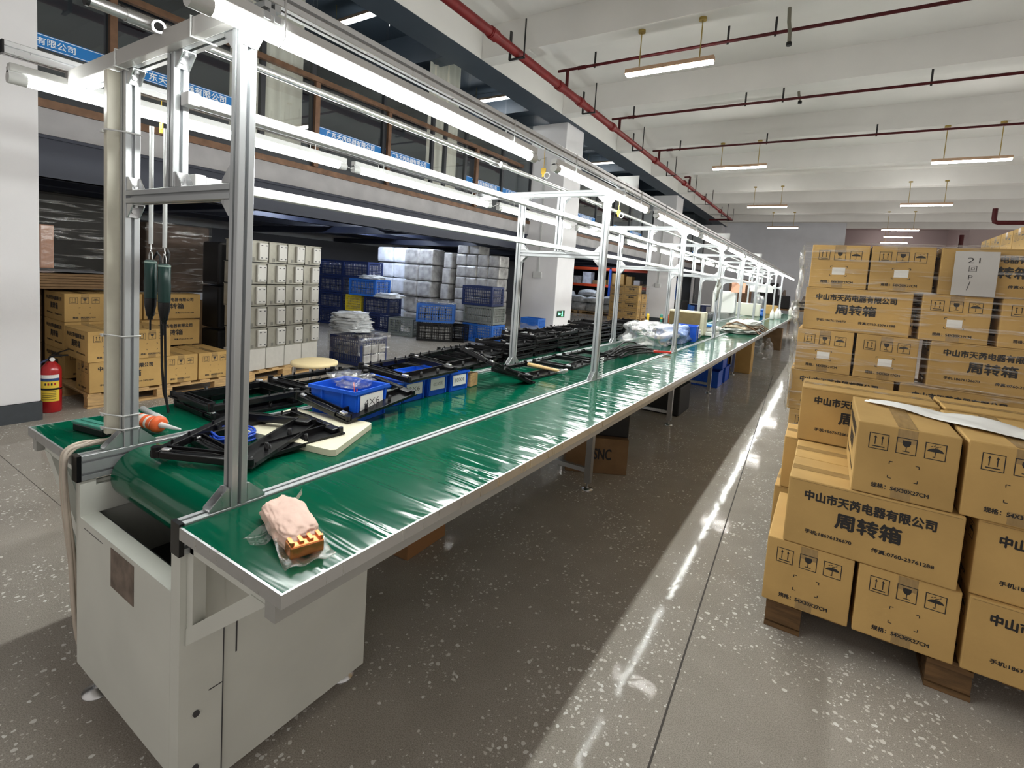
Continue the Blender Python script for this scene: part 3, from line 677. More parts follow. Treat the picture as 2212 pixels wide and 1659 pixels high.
cb = thing('cable_bundle', 'bundle of beige cables dropping from the cream duct down beside the cabinet', 'cable', (0,0,0))
for i in range(6):
    a = random.uniform(-.015,.012); b_ = random.uniform(-.018,.018)
    pts = [(-.687+a*.6,.672+b_*.5,.834),(-.687+a,.655,.815+a),(-.694+a,.61+b_,.803+.006*(i%3)),(-.682+a,.560+b_,.800+.006*(i%2)),(-.672+a*1.5,.538+b_*.4,.76),(-.674+a*1.6,.546+b_*.6,.62),(-.679+a*.8,.562+b_*.8,.45),(-.682+a*.8,.572+b_*.8,.26),(-.679+a*.6,.580+b_*.4,.14),(-.685+a*.6,.62,.09)]
    sm2 = []
    for k in range(len(pts)-1):
        p, q = Vector(pts[k]), Vector(pts[k+1]); pm_, qn = Vector(pts[max(0,k-1)]), Vector(pts[min(len(pts)-1,k+2)])
        for s_ in range(5):
            t_ = s_/5; sm2.append(.5*((2*p)+(q-pm_)*t_+(2*pm_-5*p+4*q-qn)*t_*t_+(3*p-pm_-3*q+qn)*t_**3))
    sm2.append(Vector(pts[-1]))
    obj('cable', MB().tube(sm2, .0055, 0, 7), CABLE_W if i % 3 else CREAM, cb)
# yellow pull tags on the lamp rails
for i, (x, y, z) in enumerate(((-1.035,.93,1.94),(.10,2.00,1.935),(.06,3.06,1.90))):
    t = thing('hanging_tag', ['yellow tag on the left rail above the hanging screwdrivers','yellow tag hanging at the first lamp joint on the right rail','yellow tag with white ring below the right end of the second crossbar'][i], 'tag', (x,y,z), (0,0,0), 'yellow pull tags')
    m = MB(); m.cyl((0,0,.0),(0,0,ZC+.02-z), .0015, 0, 5); m.box((-.012,-.002,-.02),(.012,.002,.005)); m.box((-.005,-.004,-.035),(.005,.004,-.02)); obj('tag', m, YELP, t)
    if i: obj('ring', MB().tube([(.02+.014*math.cos(a*PI/6),0,-.03+.014*math.sin(a*PI/6)) for a in range(13)], .003, 0, 6), WHITEP, t)
# ------------------------------------------------------------------ cartons
def icon_sq(mb, M, cx, cy, s, w, mi):
    h = s/2
    for a in ((cx-h,cy-h,cx+h,cy-h+w),(cx-h,cy+h-w,cx+h,cy+h),(cx-h,cy-h+w,cx-h+w,cy+h-w),(cx+h-w,cy-h+w,cx+h,cy+h-w)):
        mb.flat([(a[0],a[1]),(a[2],a[1]),(a[2],a[3]),(a[0],a[3])], mi, M)
def short_print(mb, M, mi, label=None):
    """arrows, glass, umbrella, corner marks, size line; local frame centred, y up"""
    s = .062; y = .072
    for cx in (-.085,0,.085): icon_sq(mb, M, cx, y, s, .0028, mi)
    R = lambda a,b,c,d: mb.flat([(a,b),(c,b),(c,d),(a,d)], mi, M)
    for dx in (-.011,.011):
        x = -.085+dx; R(x-.0016,y-.013,x+.0016,y+.015); mb.flat([(x-.0048,y+.013),(x+.0048,y+.013),(x,y+.023)], mi, M)
    R(-.105,y-.022,-.065,y-.018)
    mb.flat([(-.0125,y+.021),(-.013,y+.010),(-.009,y+.001),(-.002,y-.003),(.002,y-.003),(.009,y+.001),(.013,y+.010),(.0125,y+.021)], mi, M)
    R(-.0014,y-.018,.0014,y-.002); R(-.011,y-.021,.011,y-.018)
    arc = [(.085+.024*math.cos(t*PI/10), y-.002+.014*math.sin(t*PI/10)) for t in range(11)]
    mb.flat(arc, mi, M); R(.0838,y-.020,.0862,y-.001); R(.0785,y-.022,.0862,y-.0195)
    for dx, dy in ((-.012,.018),(-.004,.021),(.005,.017),(.012,.021),(0,.015)): mb.flat([(.085+dx-.0035,y+dy-.001),(.085+dx-.002,y+dy-.0025),(.085+dx+.0035,y+dy+.001),(.085+dx+.002,y+dy+.0025)], mi, M)
    for sx in (-1,1):
        for sy in (-1,1):
            x, yy = sx*.045, -.028+sy*.032
            R(min(x,x-sx*.011),yy-.0014,max(x,x-sx*.011),yy+.0014); R(x-.0014,min(yy,yy-sy*.010),x+.0014,max(yy,yy-sy*.010))
    put_text(mb, '规格：54X30X27CM', .175, M, mi, .0, None, -.005, -.098, .004)
def long_print(mb, M, mi):
    put_text(mb, '中山市天芮电器有限公司', .42, M, mi, .0, .040, -.008, .078, .0042)
    put_text(mb, '周转箱', .21, M, mi, .0, .062, .0, .004, .0125)
    put_text(mb, '手机:18676126670', .16, M, mi, .0, .017, -.125, -.072, .004)
    put_text(mb, '传真:0760-23761288', .19, M, mi, .0, .017, .115, -.074, .0035)
CL, CW, CH = .56, .31, .276
def carton_mesh(label=False, seed=0):
    mb = MB(); mb.box((-CL/2,-CW/2,0),(CL/2,CW/2,CH), 0, None, .005)
    e = .0006
    # long sides, short sides
    MF = Matrix(((1,0,0,0),(0,0,-1,-CW/2-e),(0,1,0,CH/2),(0,0,0,1))); MBk = Matrix(((-1,0,0,0),(0,0,1,CW/2+e),(0,1,0,CH/2),(0,0,0,1)))
    MRt = Matrix(((0,0,1,CL/2+e),(1,0,0,0),(0,1,0,CH/2),(0,0,0,1))); MLf = Matrix(((0,0,-1,-CL/2-e),(-1,0,0,0),(0,1,0,CH/2),(0,0,0,1)))
    long_print(mb, MF, 1); long_print(mb, MBk, 1)
    for M in (MRt, MLf):
        short_print(mb, M, 1)
        if label: mb.flat([(-.034,-.052),(.036,-.050),(.036,-.004),(-.034,-.006)], 4, M @ Matrix.Translation((0,0,.0006)))
    # top seam, tape over it and down the ends
    z = CH+.0005
    mb.add([(-CL/2+.006,-.0018,z),(CL/2-.006,-.0018,z),(CL/2-.006,.0018,z),(-CL/2+.006,.0018,z)], [(0,1,2,3)], 3)
    mb.add([(-CL/2+.004,-.03,z+.0004),(CL/2-.004,-.03,z+.0004),(CL/2-.004,.03,z+.0004),(-CL/2+.004,.03,z+.0004)], [(0,1,2,3)], 2)
    for s in (-1,1):
        x = s*(CL/2+.0004)
        q = [(x,-.03,CH-.055),(x,.03,CH-.055),(x,.03,CH-.004),(x,-.03,CH-.004)]; mb.add(q if s>0 else q[::-1], [(0,1,2,3)], 2)
        q = [(x,-.03,.004),(x,.03,.004),(x,.03,.05),(x,-.03,.05)]; mb.add(q if s>0 else q[::-1], [(0,1,2,3)], 2)
        # flap edge lines near the top rim
        yy = s*(CW/2+.0004); q = [(-CL/2+.01,yy,CH-.0085),(CL/2-.01,yy,CH-.0085),(CL/2-.01,yy,CH-.0075),(-CL/2+.01,yy,CH-.0075)]; mb.add(q if s<0 else q[::-1], [(0,1,2,3)], 3)
    return mb.mesh('carton', [CARD,INK,TAPE,SEAM,PAPER])
CM = carton_mesh(); CML = carton_mesh(True)
def carton(x, y, z, rz, label, group, me=None, sc=1.0, jit=True):
    j = random.uniform(-.012,.012) if jit else 0
    o = link('shipping_carton', me or CM, None, (x,y,z), (0,0,rz+j)); o.scale = (1,1,sc)
    return tag(o, label, 'carton', group)
def pallet(name, x, y, rz, L, W, label, wood=WOOD, group=None, alt=False):
    t = thing(name, label, 'pallet', (x,y,0), (0,0,rz), group)
    for i in range(3):
        for jx in (-1,0,1):
            yy = (-1+i)*(W/2-.05); obj('block', MB().cbox((jx*(L/2-.07),yy,.0585),(.135,.09,.074), 0, None, .004), wood, t)
    for i in range(3):
        yy = (-1+i)*(W/2-.05); xx = (-1+i)*(L/2-.07)
        if alt: obj('bottom_board', MB().cbox((xx,0,.0105),(.135,W,.019)), wood, t); obj('stringer_board', MB().cbox((xx,0,.1055),(.135,W,.018)), wood, t)
        else: obj('bottom_board', MB().cbox((0,yy,.0105),(L,.09,.019)), wood, t); obj('stringer_board', MB().cbox((0,yy,.1055),(L,.09,.018)), wood, t)
    n = 7
    for i in range(n):
        xx = -L/2+.05+(L-.10)*i/(n-1); obj('deck_board', MB().cbox((xx,0,.1235),(.095,W,.017)), wood, t)
    return t
# --- front right pallet: faces on y = 2.30
FY = 2.30; g = 'cartons on the front right pallet'
pallet('wooden_pallet', 1.79, FY+.64, 0, 1.24, 1.2, 'dark wooden pallet under the front right cartons', WOOD_D, None, True)
Z = [.136+.2785*i for i in range(7)]
H = PI/2
carton(1.310,FY+.285,Z[0],H,'bottom row carton at the left corner of the front right pallet, icons facing out',g)
carton(1.632,FY+.285,Z[0],H,'second bottom row carton on the front right pallet, icons facing out',g)
carton(2.090,FY+.16,Z[0],0,'bottom row carton at the right edge of the photo, long printed side facing out',g)
carton(1.490,FY+.155,Z[1],0,'carton under the overhanging icon box, its full printed long side facing the aisle',g)
carton(1.490,FY+.470,Z[1],0,'carton behind the fully printed one, only its taped top strip seen',g)
carton(2.085,FY+.18,Z[1],0,'second row carton at the right edge, long side facing out, in deep shade',g)
carton(1.575,FY+.285,Z[2],H,'overhanging top carton with three icons under the draped paper',g)
carton(1.905,FY+.290,Z[2],H,'top carton at the right edge under the draped paper, icons facing out',g)
carton(1.425,FY+.80,Z[1],0,'second row carton behind the front ones, its lit end at the left edge',g)
carton(1.405,FY+.80,Z[0],0,'bottom row carton behind the left corner one on the front right pallet',g)
carton(1.480,FY+.785,Z[2],0,'top carton behind the overhanging one, long print half hidden',g)
carton(2.060,FY+.80,Z[2],0,'top carton behind the draped paper at the right',g)
for k in (0,1): carton(2.075,FY+.80,Z[k],0,'%s carton under the top one behind the draped paper' % ['lowest','middle'][k],g)
# draped sheet of paper
pz = Z[3]-.0005
def paper_pt(u, v):
    a = Vector((1.47,FY+.46)); b = Vector((2.10,FY+.10)); d = b-a; n = Vector((-d.y,d.x)).normalized()
    p = a+d*u+n*(v-.5)*(.03+.19*min(1,u*1.6+.1))+n*.06*u
    z = pz+.004+.010*abs(math.sin(u*9))*(.4+v)+.006*math.sin(v*5+u*7)**2
    return (p.x, p.y, z)
pp = MB(); pp.grid(paper_pt, 36, 8); o = tag(obj('paper_sheet', pp, PAPER), 'white sheet of paper draped over the top cartons', 'paper')
sm_ = o.modifiers.new('s','SOLIDIFY'); sm_.thickness = .0012

# --- wrapped pallet behind it: faces on y = 3.72
WY = 3.72; g = 'cartons in the wrapped stack behind the front pallet'
pallet('wooden_pallet', 1.77, WY+.62, 0, 1.24, 1.2, 'wooden pallet under the tall wrapped stack of cartons', WOOD_D)
hz = .273; sc = .272/CH; W0 = .134
rows = {
 5: [('S',1.305,'top row'),('S',1.625,'top row'),('L',2.085,'top row')],
 4: [('L',1.42,'second row'),('S',1.90,'second row'),('S',2.25,'second row')],
 3: [('S',1.275,'third row'),('S',1.60,'third row'),('L',2.09,'third row')],
 2: [('L',1.38,'fourth row'),('L',1.97,'fourth row')],
 1: [('S',1.275,'fifth row'),('S',1.60,'fifth row'),('L',2.09,'fifth row')],
 0: [('L',1.40,'bottom row'),('L',2.0,'bottom row')]}
for k, items in rows.items():
    for i, (ty, x, nm) in enumerate(items):
        pos = ['leftmost','second','third'][i]
        d = {'S':'icons and white label' if k in (5,4,3) else 'icons','L':'long printed side'}[ty]
        lb = '%s carton of the wrapped stack %s, %s showing' % (pos, nm, d)
        if ty == 'S': carton(x, WY+.285, W0+hz*k, H, lb, g, CML if k >= 3 else CM, sc, False)
        else: carton(x, WY+.16, W0+hz*k, 0, lb, g, CM, sc, False)
# what fills the stack behind, seen along its left side
for k in range(6):
    carton(1.42 if k % 2 else 1.40, WY+.80, W0+hz*k, 0, 'back carton at the left side of the wrapped stack, %s layer from the floor' % ORD[k], 'back cartons of the wrapped stack', CM, sc, False)
def film_shell(x0, x1, y0, y1, z0, z1, amp=.006, seed=0, top=True):
    mb = MB()
    def n(p): return amp*noise.noise(Vector((p[0]*2,p[1]*2,p[2]*9+seed)))+amp*.6*noise.noise(Vector((p[0]*5,p[1]*5,p[2]*22+seed)))
    def side(a, b, nx, ny):
        def f(u, v):
            p = (a[0]+(b[0]-a[0])*u, a[1]+(b[1]-a[1])*u, z0+(z1-z0)*v); k = n(p) if 0 < u < 1 else 0
            return (p[0]+nx*k, p[1]+ny*k, p[2])
        mb.grid(f, 26, 60)
    side((x0,y0),(x1,y0),0,-1); side((x1,y0),(x1,y1),1,0); side((x1,y1),(x0,y1),0,1); side((x0,y1),(x0,y0),-1,0)
    if top: mb.grid(lambda u, v: (x0+(x1-x0)*u, y0+(y1-y0)*v, z1+.3*n((u*3,v*3,1))), 12, 12)
    return mb
f = film_shell(1.108, 2.43, WY-.016, WY+1.17, .17, W0+6*hz+.014, .006)
tag(obj('stretch_film', f, FILM), 'clear stretch film wound around the tall stack of cartons', 'film')
# crumpled film along the left corner
fc = MB()
for i in range(9):
    z = .75+i*.115; fc.blob((1.100+.006*math.sin(i*2),WY-.02+.01*math.cos(i*3),z), (.014,.018,.075), i, 3, .5, 3.0, 0, 2)
fc.blob((1.085,WY+.02,1.33), (.03,.05,.07), 31, 3, .5, 2.5, 0, 2)
tag(obj('crumpled_film', fc, FILMB), 'crumpled white film bunched along the left corner of the wrapped stack', 'film')
# handwritten sheet under the film
hs = thing('paper_sign', 'grey sheet with handwritten characters on the upper wrapped cartons', 'paper', (1.955,WY-.026,W0+5*hz+.125))
obj('sheet', MB().box((-.095,-.0008,-.125),(.095,.0008,.125)), mat('grey paper', (.50,.48,.46), .6, bump=.1, bscale=20), hs)
hw = MB(); Mh = Matrix(((1,0,0,0),(0,0,-1,-.0015),(0,1,0,0),(0,0,0,1)))
put_text(hw, '21', .055, Mh, 0, -.012, .03, -.012, .075); put_text(hw, '回', .034, Mh, 0, -.012, .032, -.012, .028); put_text(hw, 'P', .018, Mh, 0, -.012, .024, -.018, -.02); put_text(hw, '/', .014, Mh, 0, -.01, .05, -.022, -.068)
obj('handwriting', hw, INK, hs)
# --- tall row of cartons at the far right
k = 0
for row in range(7):
    for col in range(4):
        y = 4.95+.32*col+ (.0 if row % 2 else .01)
        k += 1
        o = carton(2.435+.281, y+.16, W0+.2745*row, 0, 'carton %s from the front, %s layer, in the tall stack at the right edge' % (ORD[col], ORD[row]), 'cartons in the far right stack', CM, .2735/CH, False)
pallet('wooden_pallet', 2.74, 5.60, 0, .62, 1.3, 'wooden pallet under the tall carton stack at the right edge', WOOD_D)
# ------------------------------------------------------------------ left pallet of cartons
g = 'cartons on the left pallet behind the conveyor'; FX = -4.215; H = PI/2
def c_long(xf, y0, z, lb): return carton(xf-CW/2, y0+CL/2, z, H, lb, g, CM, 1, False)
def c_icon(xf, y0, z, lb): return carton(xf-CL/2, y0+CW/2, z, 0, lb, g, CM, 1, False)
pallet('wooden_pallet', -4.87, 2.26, PI/2, 1.2, 1.32, 'pale wooden pallet under the cartons beside the left column')
z0, z1, z2 = .136, .4145, .693
c_long(FX, 1.675, z0, 'bottom carton at the near corner of the left pallet, long print mostly behind the post')
c_icon(FX, 2.245, z0, 'bottom row carton on the left pallet with three icons, right of the black cord')
c_icon(FX, 2.565, z0, 'last bottom row carton on the left pallet, beside the near right post')
c_icon(FX, 1.665, z1, 'middle row carton at the near corner of the left pallet, above the lowest one')
c_icon(FX, 1.995, z1, 'middle row carton with icons behind the hanging screwdriver cord')
c_long(-4.84, 2.30, z1, 'middle row carton with large print to the right of the hanging screwdrivers')
for zz, w_ in ((z0,'bottom'),(z1,'middle')):
    c_icon(-4.98, 1.72, zz, 'hidden row carton behind the near corner ones on the left pallet, %s layer' % w_)
    c_icon(-4.98, 2.045, zz, 'second hidden row carton at the back of the left pallet, %s layer' % w_)
c_long(-5.16, 2.37, z0, 'back carton at the bottom of the left pallet'); c_long(-5.16, 2.37, z1, 'back carton in the middle layer of the left pallet')
c_icon(-4.98, 1.72, z2, 'top row carton with three icons beside the left column')
c_icon(-4.98, 2.045, z2, 'second top row carton on the left pallet, partly behind the left post')
c_long(-4.98, 2.37, z2, 'top row carton with large print just right of the hanging screwdrivers')
# flattened sheets and dark wrapped goods behind
g2 = 'flat cardboard sheets on the back stack'
for i in range(6):
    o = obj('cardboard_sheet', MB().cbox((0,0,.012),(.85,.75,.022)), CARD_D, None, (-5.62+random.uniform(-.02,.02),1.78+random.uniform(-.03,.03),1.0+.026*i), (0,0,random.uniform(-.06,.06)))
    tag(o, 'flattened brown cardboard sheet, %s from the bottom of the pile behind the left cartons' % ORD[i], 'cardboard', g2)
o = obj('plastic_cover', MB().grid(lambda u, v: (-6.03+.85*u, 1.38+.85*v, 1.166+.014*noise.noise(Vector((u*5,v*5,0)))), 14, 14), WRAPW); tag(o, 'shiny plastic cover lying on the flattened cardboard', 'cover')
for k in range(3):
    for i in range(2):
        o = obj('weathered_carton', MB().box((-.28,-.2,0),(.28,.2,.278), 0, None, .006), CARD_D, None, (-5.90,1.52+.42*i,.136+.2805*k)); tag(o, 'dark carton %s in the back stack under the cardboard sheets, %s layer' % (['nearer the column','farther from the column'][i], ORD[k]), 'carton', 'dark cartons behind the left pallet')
pallet('wooden_pallet', -5.88, 1.75, 0, .7, .9, 'wooden pallet under the dark back cartons', WOOD_D)
o = obj('wrapped_carton', MB().box((-.14,-.055,0),(.14,.055,.44), 0, None, .012), mat('pinkish wrapped carton', (.46,.25,.17), .2, spec=.7, bump=.7, bscale=9), None, (-5.63,1.73,1.19)); tag(o, 'pinkish brown wrapped carton standing beside the left column', 'carton')
o = obj('dark_packed_goods', MB().box((-.6,-.46,0),(.6,.46,.95), 0, None, .03), DARKG, None, (-6.75,2.20,1.06)); tag(o, 'dark goods inside stretch film stacked behind the left post', 'packed goods')
o = obj('stretch_film', film_shell(-7.37,-6.13,1.72,2.68,1.08,2.02,.008,12), film_mat('film on dark goods', (.5,.5,6), 4.5, .30, base=.0)); tag(o, 'shiny stretch film around the dark goods behind the left post', 'film')
o = obj('dark_wrapped_pallet', MB().box((-.6,-.46,0),(.6,.46,1.04), 0, None, .02), mat('dark brown stacked sheets', (.05,.028,.024), .45, var=.4, scale=8, stretch=(1,1,12)), None, (-6.75,2.20,0.01)); tag(o, 'dark brown lower stack beneath the black wrapped goods', 'wrapped goods')
for i, (y, z, h, lb) in enumerate(((3.10,.70,.86,'brown goods in crinkled clear film behind the hanging screwdrivers'),)):
    o = obj('film_wrapped_goods', MB().box((-.4,-.36,0),(.4,.36,h), 0, None, .02), mat('brown packed goods', (.09,.055,.038), .7, var=.5, scale=4), None, (-6.3,y,.93)); tag(o, lb, 'wrapped goods')
    o = obj('stretch_film', film_shell(-6.72,-5.88,y-.38,y+.38,.95,.93+h+.015,.008,22), film_mat('film on brown goods', (.6,.6,4), 6, .42, base=.02)); tag(o, 'crinkled film around the brown goods behind the screwdrivers', 'film')
    o = obj('white_foam_sheet', MB().cbox((0,0,.05),(.8,.95,.1), 0, None, .015), WRAPW, None, (-6.3,y-.05,.825)); tag(o, 'white foam sheet layer under the film wrapped brown goods', 'foam')
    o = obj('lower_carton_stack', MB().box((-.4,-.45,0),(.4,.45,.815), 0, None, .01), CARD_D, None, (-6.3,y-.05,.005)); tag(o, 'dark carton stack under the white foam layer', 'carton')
for i in range(3):
    o = obj('black_plastic_case', MB().box((-.2,-.15,0),(.2,.15,.52), 0, None, .03), mat('black case plastic', (.014,.014,.016), .35), None, (-4.98-.2+.0,3.28+.0*i,.01+.535*i)); tag(o, 'black plastic case, %s from the floor, in the stack left of the silver cases' % ORD[i], 'case', 'black cases beside the silver cases')

# ------------------------------------------------------------------ silver case stack
CR = math.radians(10.5)
t0 = Vector((-4.30,3.09,0)); dy = Vector((-math.sin(CR),math.cos(CR),0))
pal = pallet('wooden_pallet', -4.30-.36-.11, 3.09+.56-.06, PI/2+CR, 1.2, .8, 'pale wooden pallet under the silver case stack')
cw, ch_ = .272, .252
g = 'silver cases with grey plates'
first = None
def case_mesh():
    m = MB(); m.box((-.36,.006,0),(0,cw-.014,ch_-.016), 0, None, .004); return m.mesh('metal_case', [SILVER])
def make_case():
    t = thing('metal_case', 'x', 'metal case')
    link('case_body', case_mesh(), t)
    obj('lid_flange', MB().box((-.365,-.001,ch_-.0155),(.008,cw-.004,ch_-.009)), SILVER, t)
    p = MB(); p.box((.0005,.118,.022),(.034,.240,ch_-.030), 0, None, .012); pl = obj('front_plate', p, SILVERP, t)
    s = MB()
    for yy in (.145,.205):
        for zz in (.048,ch_-.062): s.box((.0342,yy-.006,zz-.004),(.0348,yy+.018,zz+.007))
    obj('grille', s, SLOT, pl)
    s = MB()
    for yy in (.055,.067,.079): s.box((.0004,yy,.012),(.0012,yy+.005,.052))
    obj('vent', s, SLOT, t)
    return t
rows_ = ['top','second','third','fourth','fifth']; cols_ = ['first','second','third','last']
for r in range(5):
    for c_ in range(4):
        z = .1325+ch_*(5-r); off = [.0,-.01,-.012,-.002,.006][r]
        p = t0+dy*(cw*c_+off*1.5+.01)+Vector((.0,0,z))
        lb = 'silver metal case with raised plate, %s row from the top, %s column from the left' % (rows_[r], cols_[c_])
        if first is None: first = make_case(); first.location = p; first.rotation_euler = (0,0,CR); first['label'] = lb; first['group'] = g
        else: dup(first, p, (0,0,CR), lb, g)
for c_ in range(4):
    p = t0+dy*(cw*c_+.01)+Vector((0,0,.1325))
    o = obj('grey_board_box', MB().box((-.36,0,0),(-.004,cw-.008,ch_-.002), 0, None, .004), BAREBOARD, None, p, (0,0,CR)); tag(o, 'plain grey box under the silver cases, %s from the left' % cols_[c_], 'box', 'plain boxes under the silver cases')

# fire extinguisher
fe = thing('fire_extinguisher', 'red fire extinguisher with yellow label beside the left column', 'fire extinguisher', (-4.335,1.455,0))
obj('cylinder', MB().lathe([(.0,0.001),(.062,0.001),(.068,.01),(.068,.36),(.060,.395),(.035,.425),(.020,.44)], 0, 24), REDEX, fe)
lb = MB()
def arc(z0, z1, a0, a1, r, mi, n=10):
    vs = []; 
    for i in range(n+1):
        a = a0+(a1-a0)*i/n; vs += [(r*math.cos(a),r*math.sin(a),z0),(r*math.cos(a),r*math.sin(a),z1)]
    lb.add(vs, [(2*i,2*i+2,2*i+3,2*i+1) for i in range(n)], mi, None, True)
A0, A1 = -1.5, .55
arc(.30,.33,A0,A1,.0686,2); arc(.275,.30,A0,A1,.0686,1); arc(.215,.275,A0,A1,.0686,0); arc(.205,.215,A0,A1,.0686,3); arc(.10,.205,A0,A1,.0686,0)
for i, a in enumerate((-.9,-.6,-.3,0.0)): arc(.24,.26,a,a+.16,.069,4 if i%2 else 3, 2)
for z in (.185,.17,.155,.14,.12): arc(z-.002,z+.002,-1.2,.2,.069,3,6)
obj('label', lb, [YELL, mat('label blue', (.02,.06,.2), .5), PAPER, INK, REDEX], fe)
obj('strap', MB().lathe([(.0692,.198),(.0698,.204),(.0692,.210)], 0, 24, None, (0,0,0), False), BLACKP, fe)
h = MB(); h.cyl((0,0,.44),(0,0,.475), .018, 0, 10); h.box((-.012,-.01,.475),(.012,.11,.487)); h.add([(-.010,.0,.49),(.010,.0,.49),(.010,.12,.53),(-.010,.12,.53),(-.010,.0,.496),(.010,.0,.496),(.010,.12,.536),(-.010,.12,.536)], [(3,2,1,0),(4,5,6,7),(0,1,5,4),(1,2,6,5),(2,3,7,6),(3,0,4,7)])
obj('handle', h, BLACKP, fe); obj('gauge', MB().cyl((.018,.0,.457),(.034,0.0,.457), .017, 0, 14), PAPER, fe)
obj('hose', MB().tube([(0,-.02,.455),(.0,-.07,.43),(.0,-.085,.34),(-.005,-.08,.2),(-.005,-.076,.06),(-.004,-.077,.02)], .010, 0, 8), mat('dark blue hose', (.02,.03,.09), .5), fe)

# ------------------------------------------------------------------ crates and bundles
def crate_mesh(mt, L=.75, W=.5, Hh=.37, solid=False):
    m = MB(); t = .022
    m.box((-L/2,-W/2,0),(L/2,W/2,.015))
    for sx in (-1,1):
        for sy in (-1,1):
            x, y = sx*(L/2-.02), sy*(W/2-.02); m.box((x-.02,y-.02,.015),(x+.02,y+.02,Hh))
    for z, h in ((.015,.03),(Hh-.04,.04)):
        for s in (-1,1):
            m.box((-L/2+.04,s*(W/2-.006)-.006,z),(L/2-.04,s*(W/2-.006)+.006,z+h)); m.box((s*(L/2-.006)-.006,-W/2+.04,z),(s*(L/2-.006)+.006,W/2-.04,z+h))
    def wall(n, ln, fixed, axis, s):
        step = ln/n
        for i in range(n):
            c = -ln/2+(i+.5)*step; a = .006
            if axis == 'x': m.box((c-a,s*fixed-.004,.045),(c+a,s*fixed+.004,Hh-.04))
            else: m.box((s*fixed-.004,c-a,.045),(s*fixed+.004,c+a,Hh-.04))
        for k in range(5):
            z = .045+(Hh-.085)*(k+.5)/5
            if axis == 'x': m.box((-ln/2,s*fixed-.003,z-.006),(ln/2,s*fixed+.003,z+.006))
            else: m.box((s*fixed-.003,-ln/2,z-.006),(s*fixed+.003,ln/2,z+.006))
    for s in (-1,1): wall(15, L-.08, W/2-.006, 'x', s); wall(9, W-.08, L/2-.006, 'y', s)
    return m.mesh('plastic_crate', [mt])
CMN, CMB, CMK, CMG, CMY = crate_mesh(NAVY), crate_mesh(BLUEC), crate_mesh(BLACKP), crate_mesh(GREYC), crate_mesh(YELC)
fm_ = MB()
random.seed(11)
for i in range(5):
    for j in range(3):
        for k_ in range(2): fm_.cbox((-.28+.14*i,-.15+.15*j,.09+.14*k_), (.125,.135,.125), 0, None, .012)
FOAMPK = fm_.mesh('foam_packets', [WRAPG])
def crate(x, y, z, rz, me, label, fill=True, sc=(1,1,1)):
    o = link('plastic_crate', me, None, (x,y,z), (0,0,rz)); o.scale = sc; tag(o, label, 'crate', 'stacked plastic crates under the mezzanine')
    if fill:
        f = link('foam_packets', FOAMPK, None, (x,y,z+.001), (0,0,rz)); f.scale = (sc[0]*.97,sc[1]*.97,sc[2]); tag(f, 'pale packets filling the %s' % label.split(',')[0], 'packets', 'pale packets inside crates')
    return o
def bag(name, c, s, mt, label, cat, seed, amp=.3, freq=2.2, flat=.55, sub=4, group=None, rz=0, sq=.75):
    m = MB(); m.blob((0,0,s[2]*flat), s, seed, sub, amp, freq, 0, flat, None, sq)
    o = obj(name, m, mt, None, c, (0,0,rz)); return tag(o, label, cat, group)
y0 = 7.75
crate(-8.75,y0,.005,.12,CMN,'navy crate at the bottom behind the silver cases, lowest left of the stack',False)
crate(-8.75,y0,.385,.10,CMN,'navy crate behind the silver cases, second level of the left stack')
crate(-8.75,y0,.765,.12,CMN,'navy crate behind the silver cases, third level of the left stack')
crate(-8.75,y0,1.145,.10,CMN,'navy crate behind the silver cases, top of the left stack')
crate(-7.90,y0-.02,1.145,.13,CMN,'navy crate at the top of the second stack, lit from behind')
crate(-7.55,y0-.10,.765,.13,CMB,'bright blue crate with white bags in it, above the yellow crate')
crate(-7.93,y0-.03,.385,.13,CMY,'yellow crate in the middle of the navy stack',True,(.62,.9,1))
crate(-7.92,y0-.02,.005,.13,CMN,'navy crate under the yellow crate')
crate(-7.20,y0-.02,.385,.16,CMN,'navy crate right of the yellow crate',True,(.9,.9,1))
crate(-7.20,y0-.02,.005,.16,CMN,'navy crate below the one right of the yellow crate',False,(.9,.9,1))
crate(-6.40,y0-.08,.005,.22,CMG,'dark grey crate on the floor left of the black crate',False,(.8,.8,1))
crate(-5.58,y0-.05,.005,math.radians(38),CMK,'black grid crate on the floor below the large blue crate',True,(.95,1,1))
crate(-5.58,y0-.05,.385,math.radians(36),CMB,'large blue crate on top of the black grid crate')
crate(-5.17,y0+.22,.005,math.radians(20),CMK,'black crate half hidden right of the black grid crate',False,(.42,.6,.95))
crate(-5.02,8.52,.76,.10,CMN,'navy crate on top of the right crate stack near the column',True,(.98,1,1.1))
crate(-4.98,8.55,.385,.08,CMG,'grey wire pattern crate under the navy crate near the column',True)
o = crate(-4.92,8.47,.005,.06,CMB,'blue crate at the bottom of the right stack near the column',False)
crate(-4.35,9.55,.28,.04,crate_mesh(BLUEC,.45,.35,.24),'small blue crate against the grey side of the column',False)
bag('clear_bag', (-4.36,9.55,.0), (.30,.26,.19), BAGW, 'clear bag lump under the small blue crate', 'bag', 5, .25)
bag('clear_bag', (-4.20,8.85,.0), (.34,.5,.26), FILMB, 'crumpled clear bag beside the right crate stack', 'bag', 6, .3)
crate(-4.60,4.93,.005,math.radians(4),crate_mesh(NAVY,.62,.52,.40),'navy crate draped with clear film right of the silver cases')
f = film_shell(-4.93,-4.27,4.64,5.24,.16,.455,.022,4); tag(obj('bag_cover', f, FILMB), 'clear bag pulled over the navy crate beside the silver cases', 'bag')
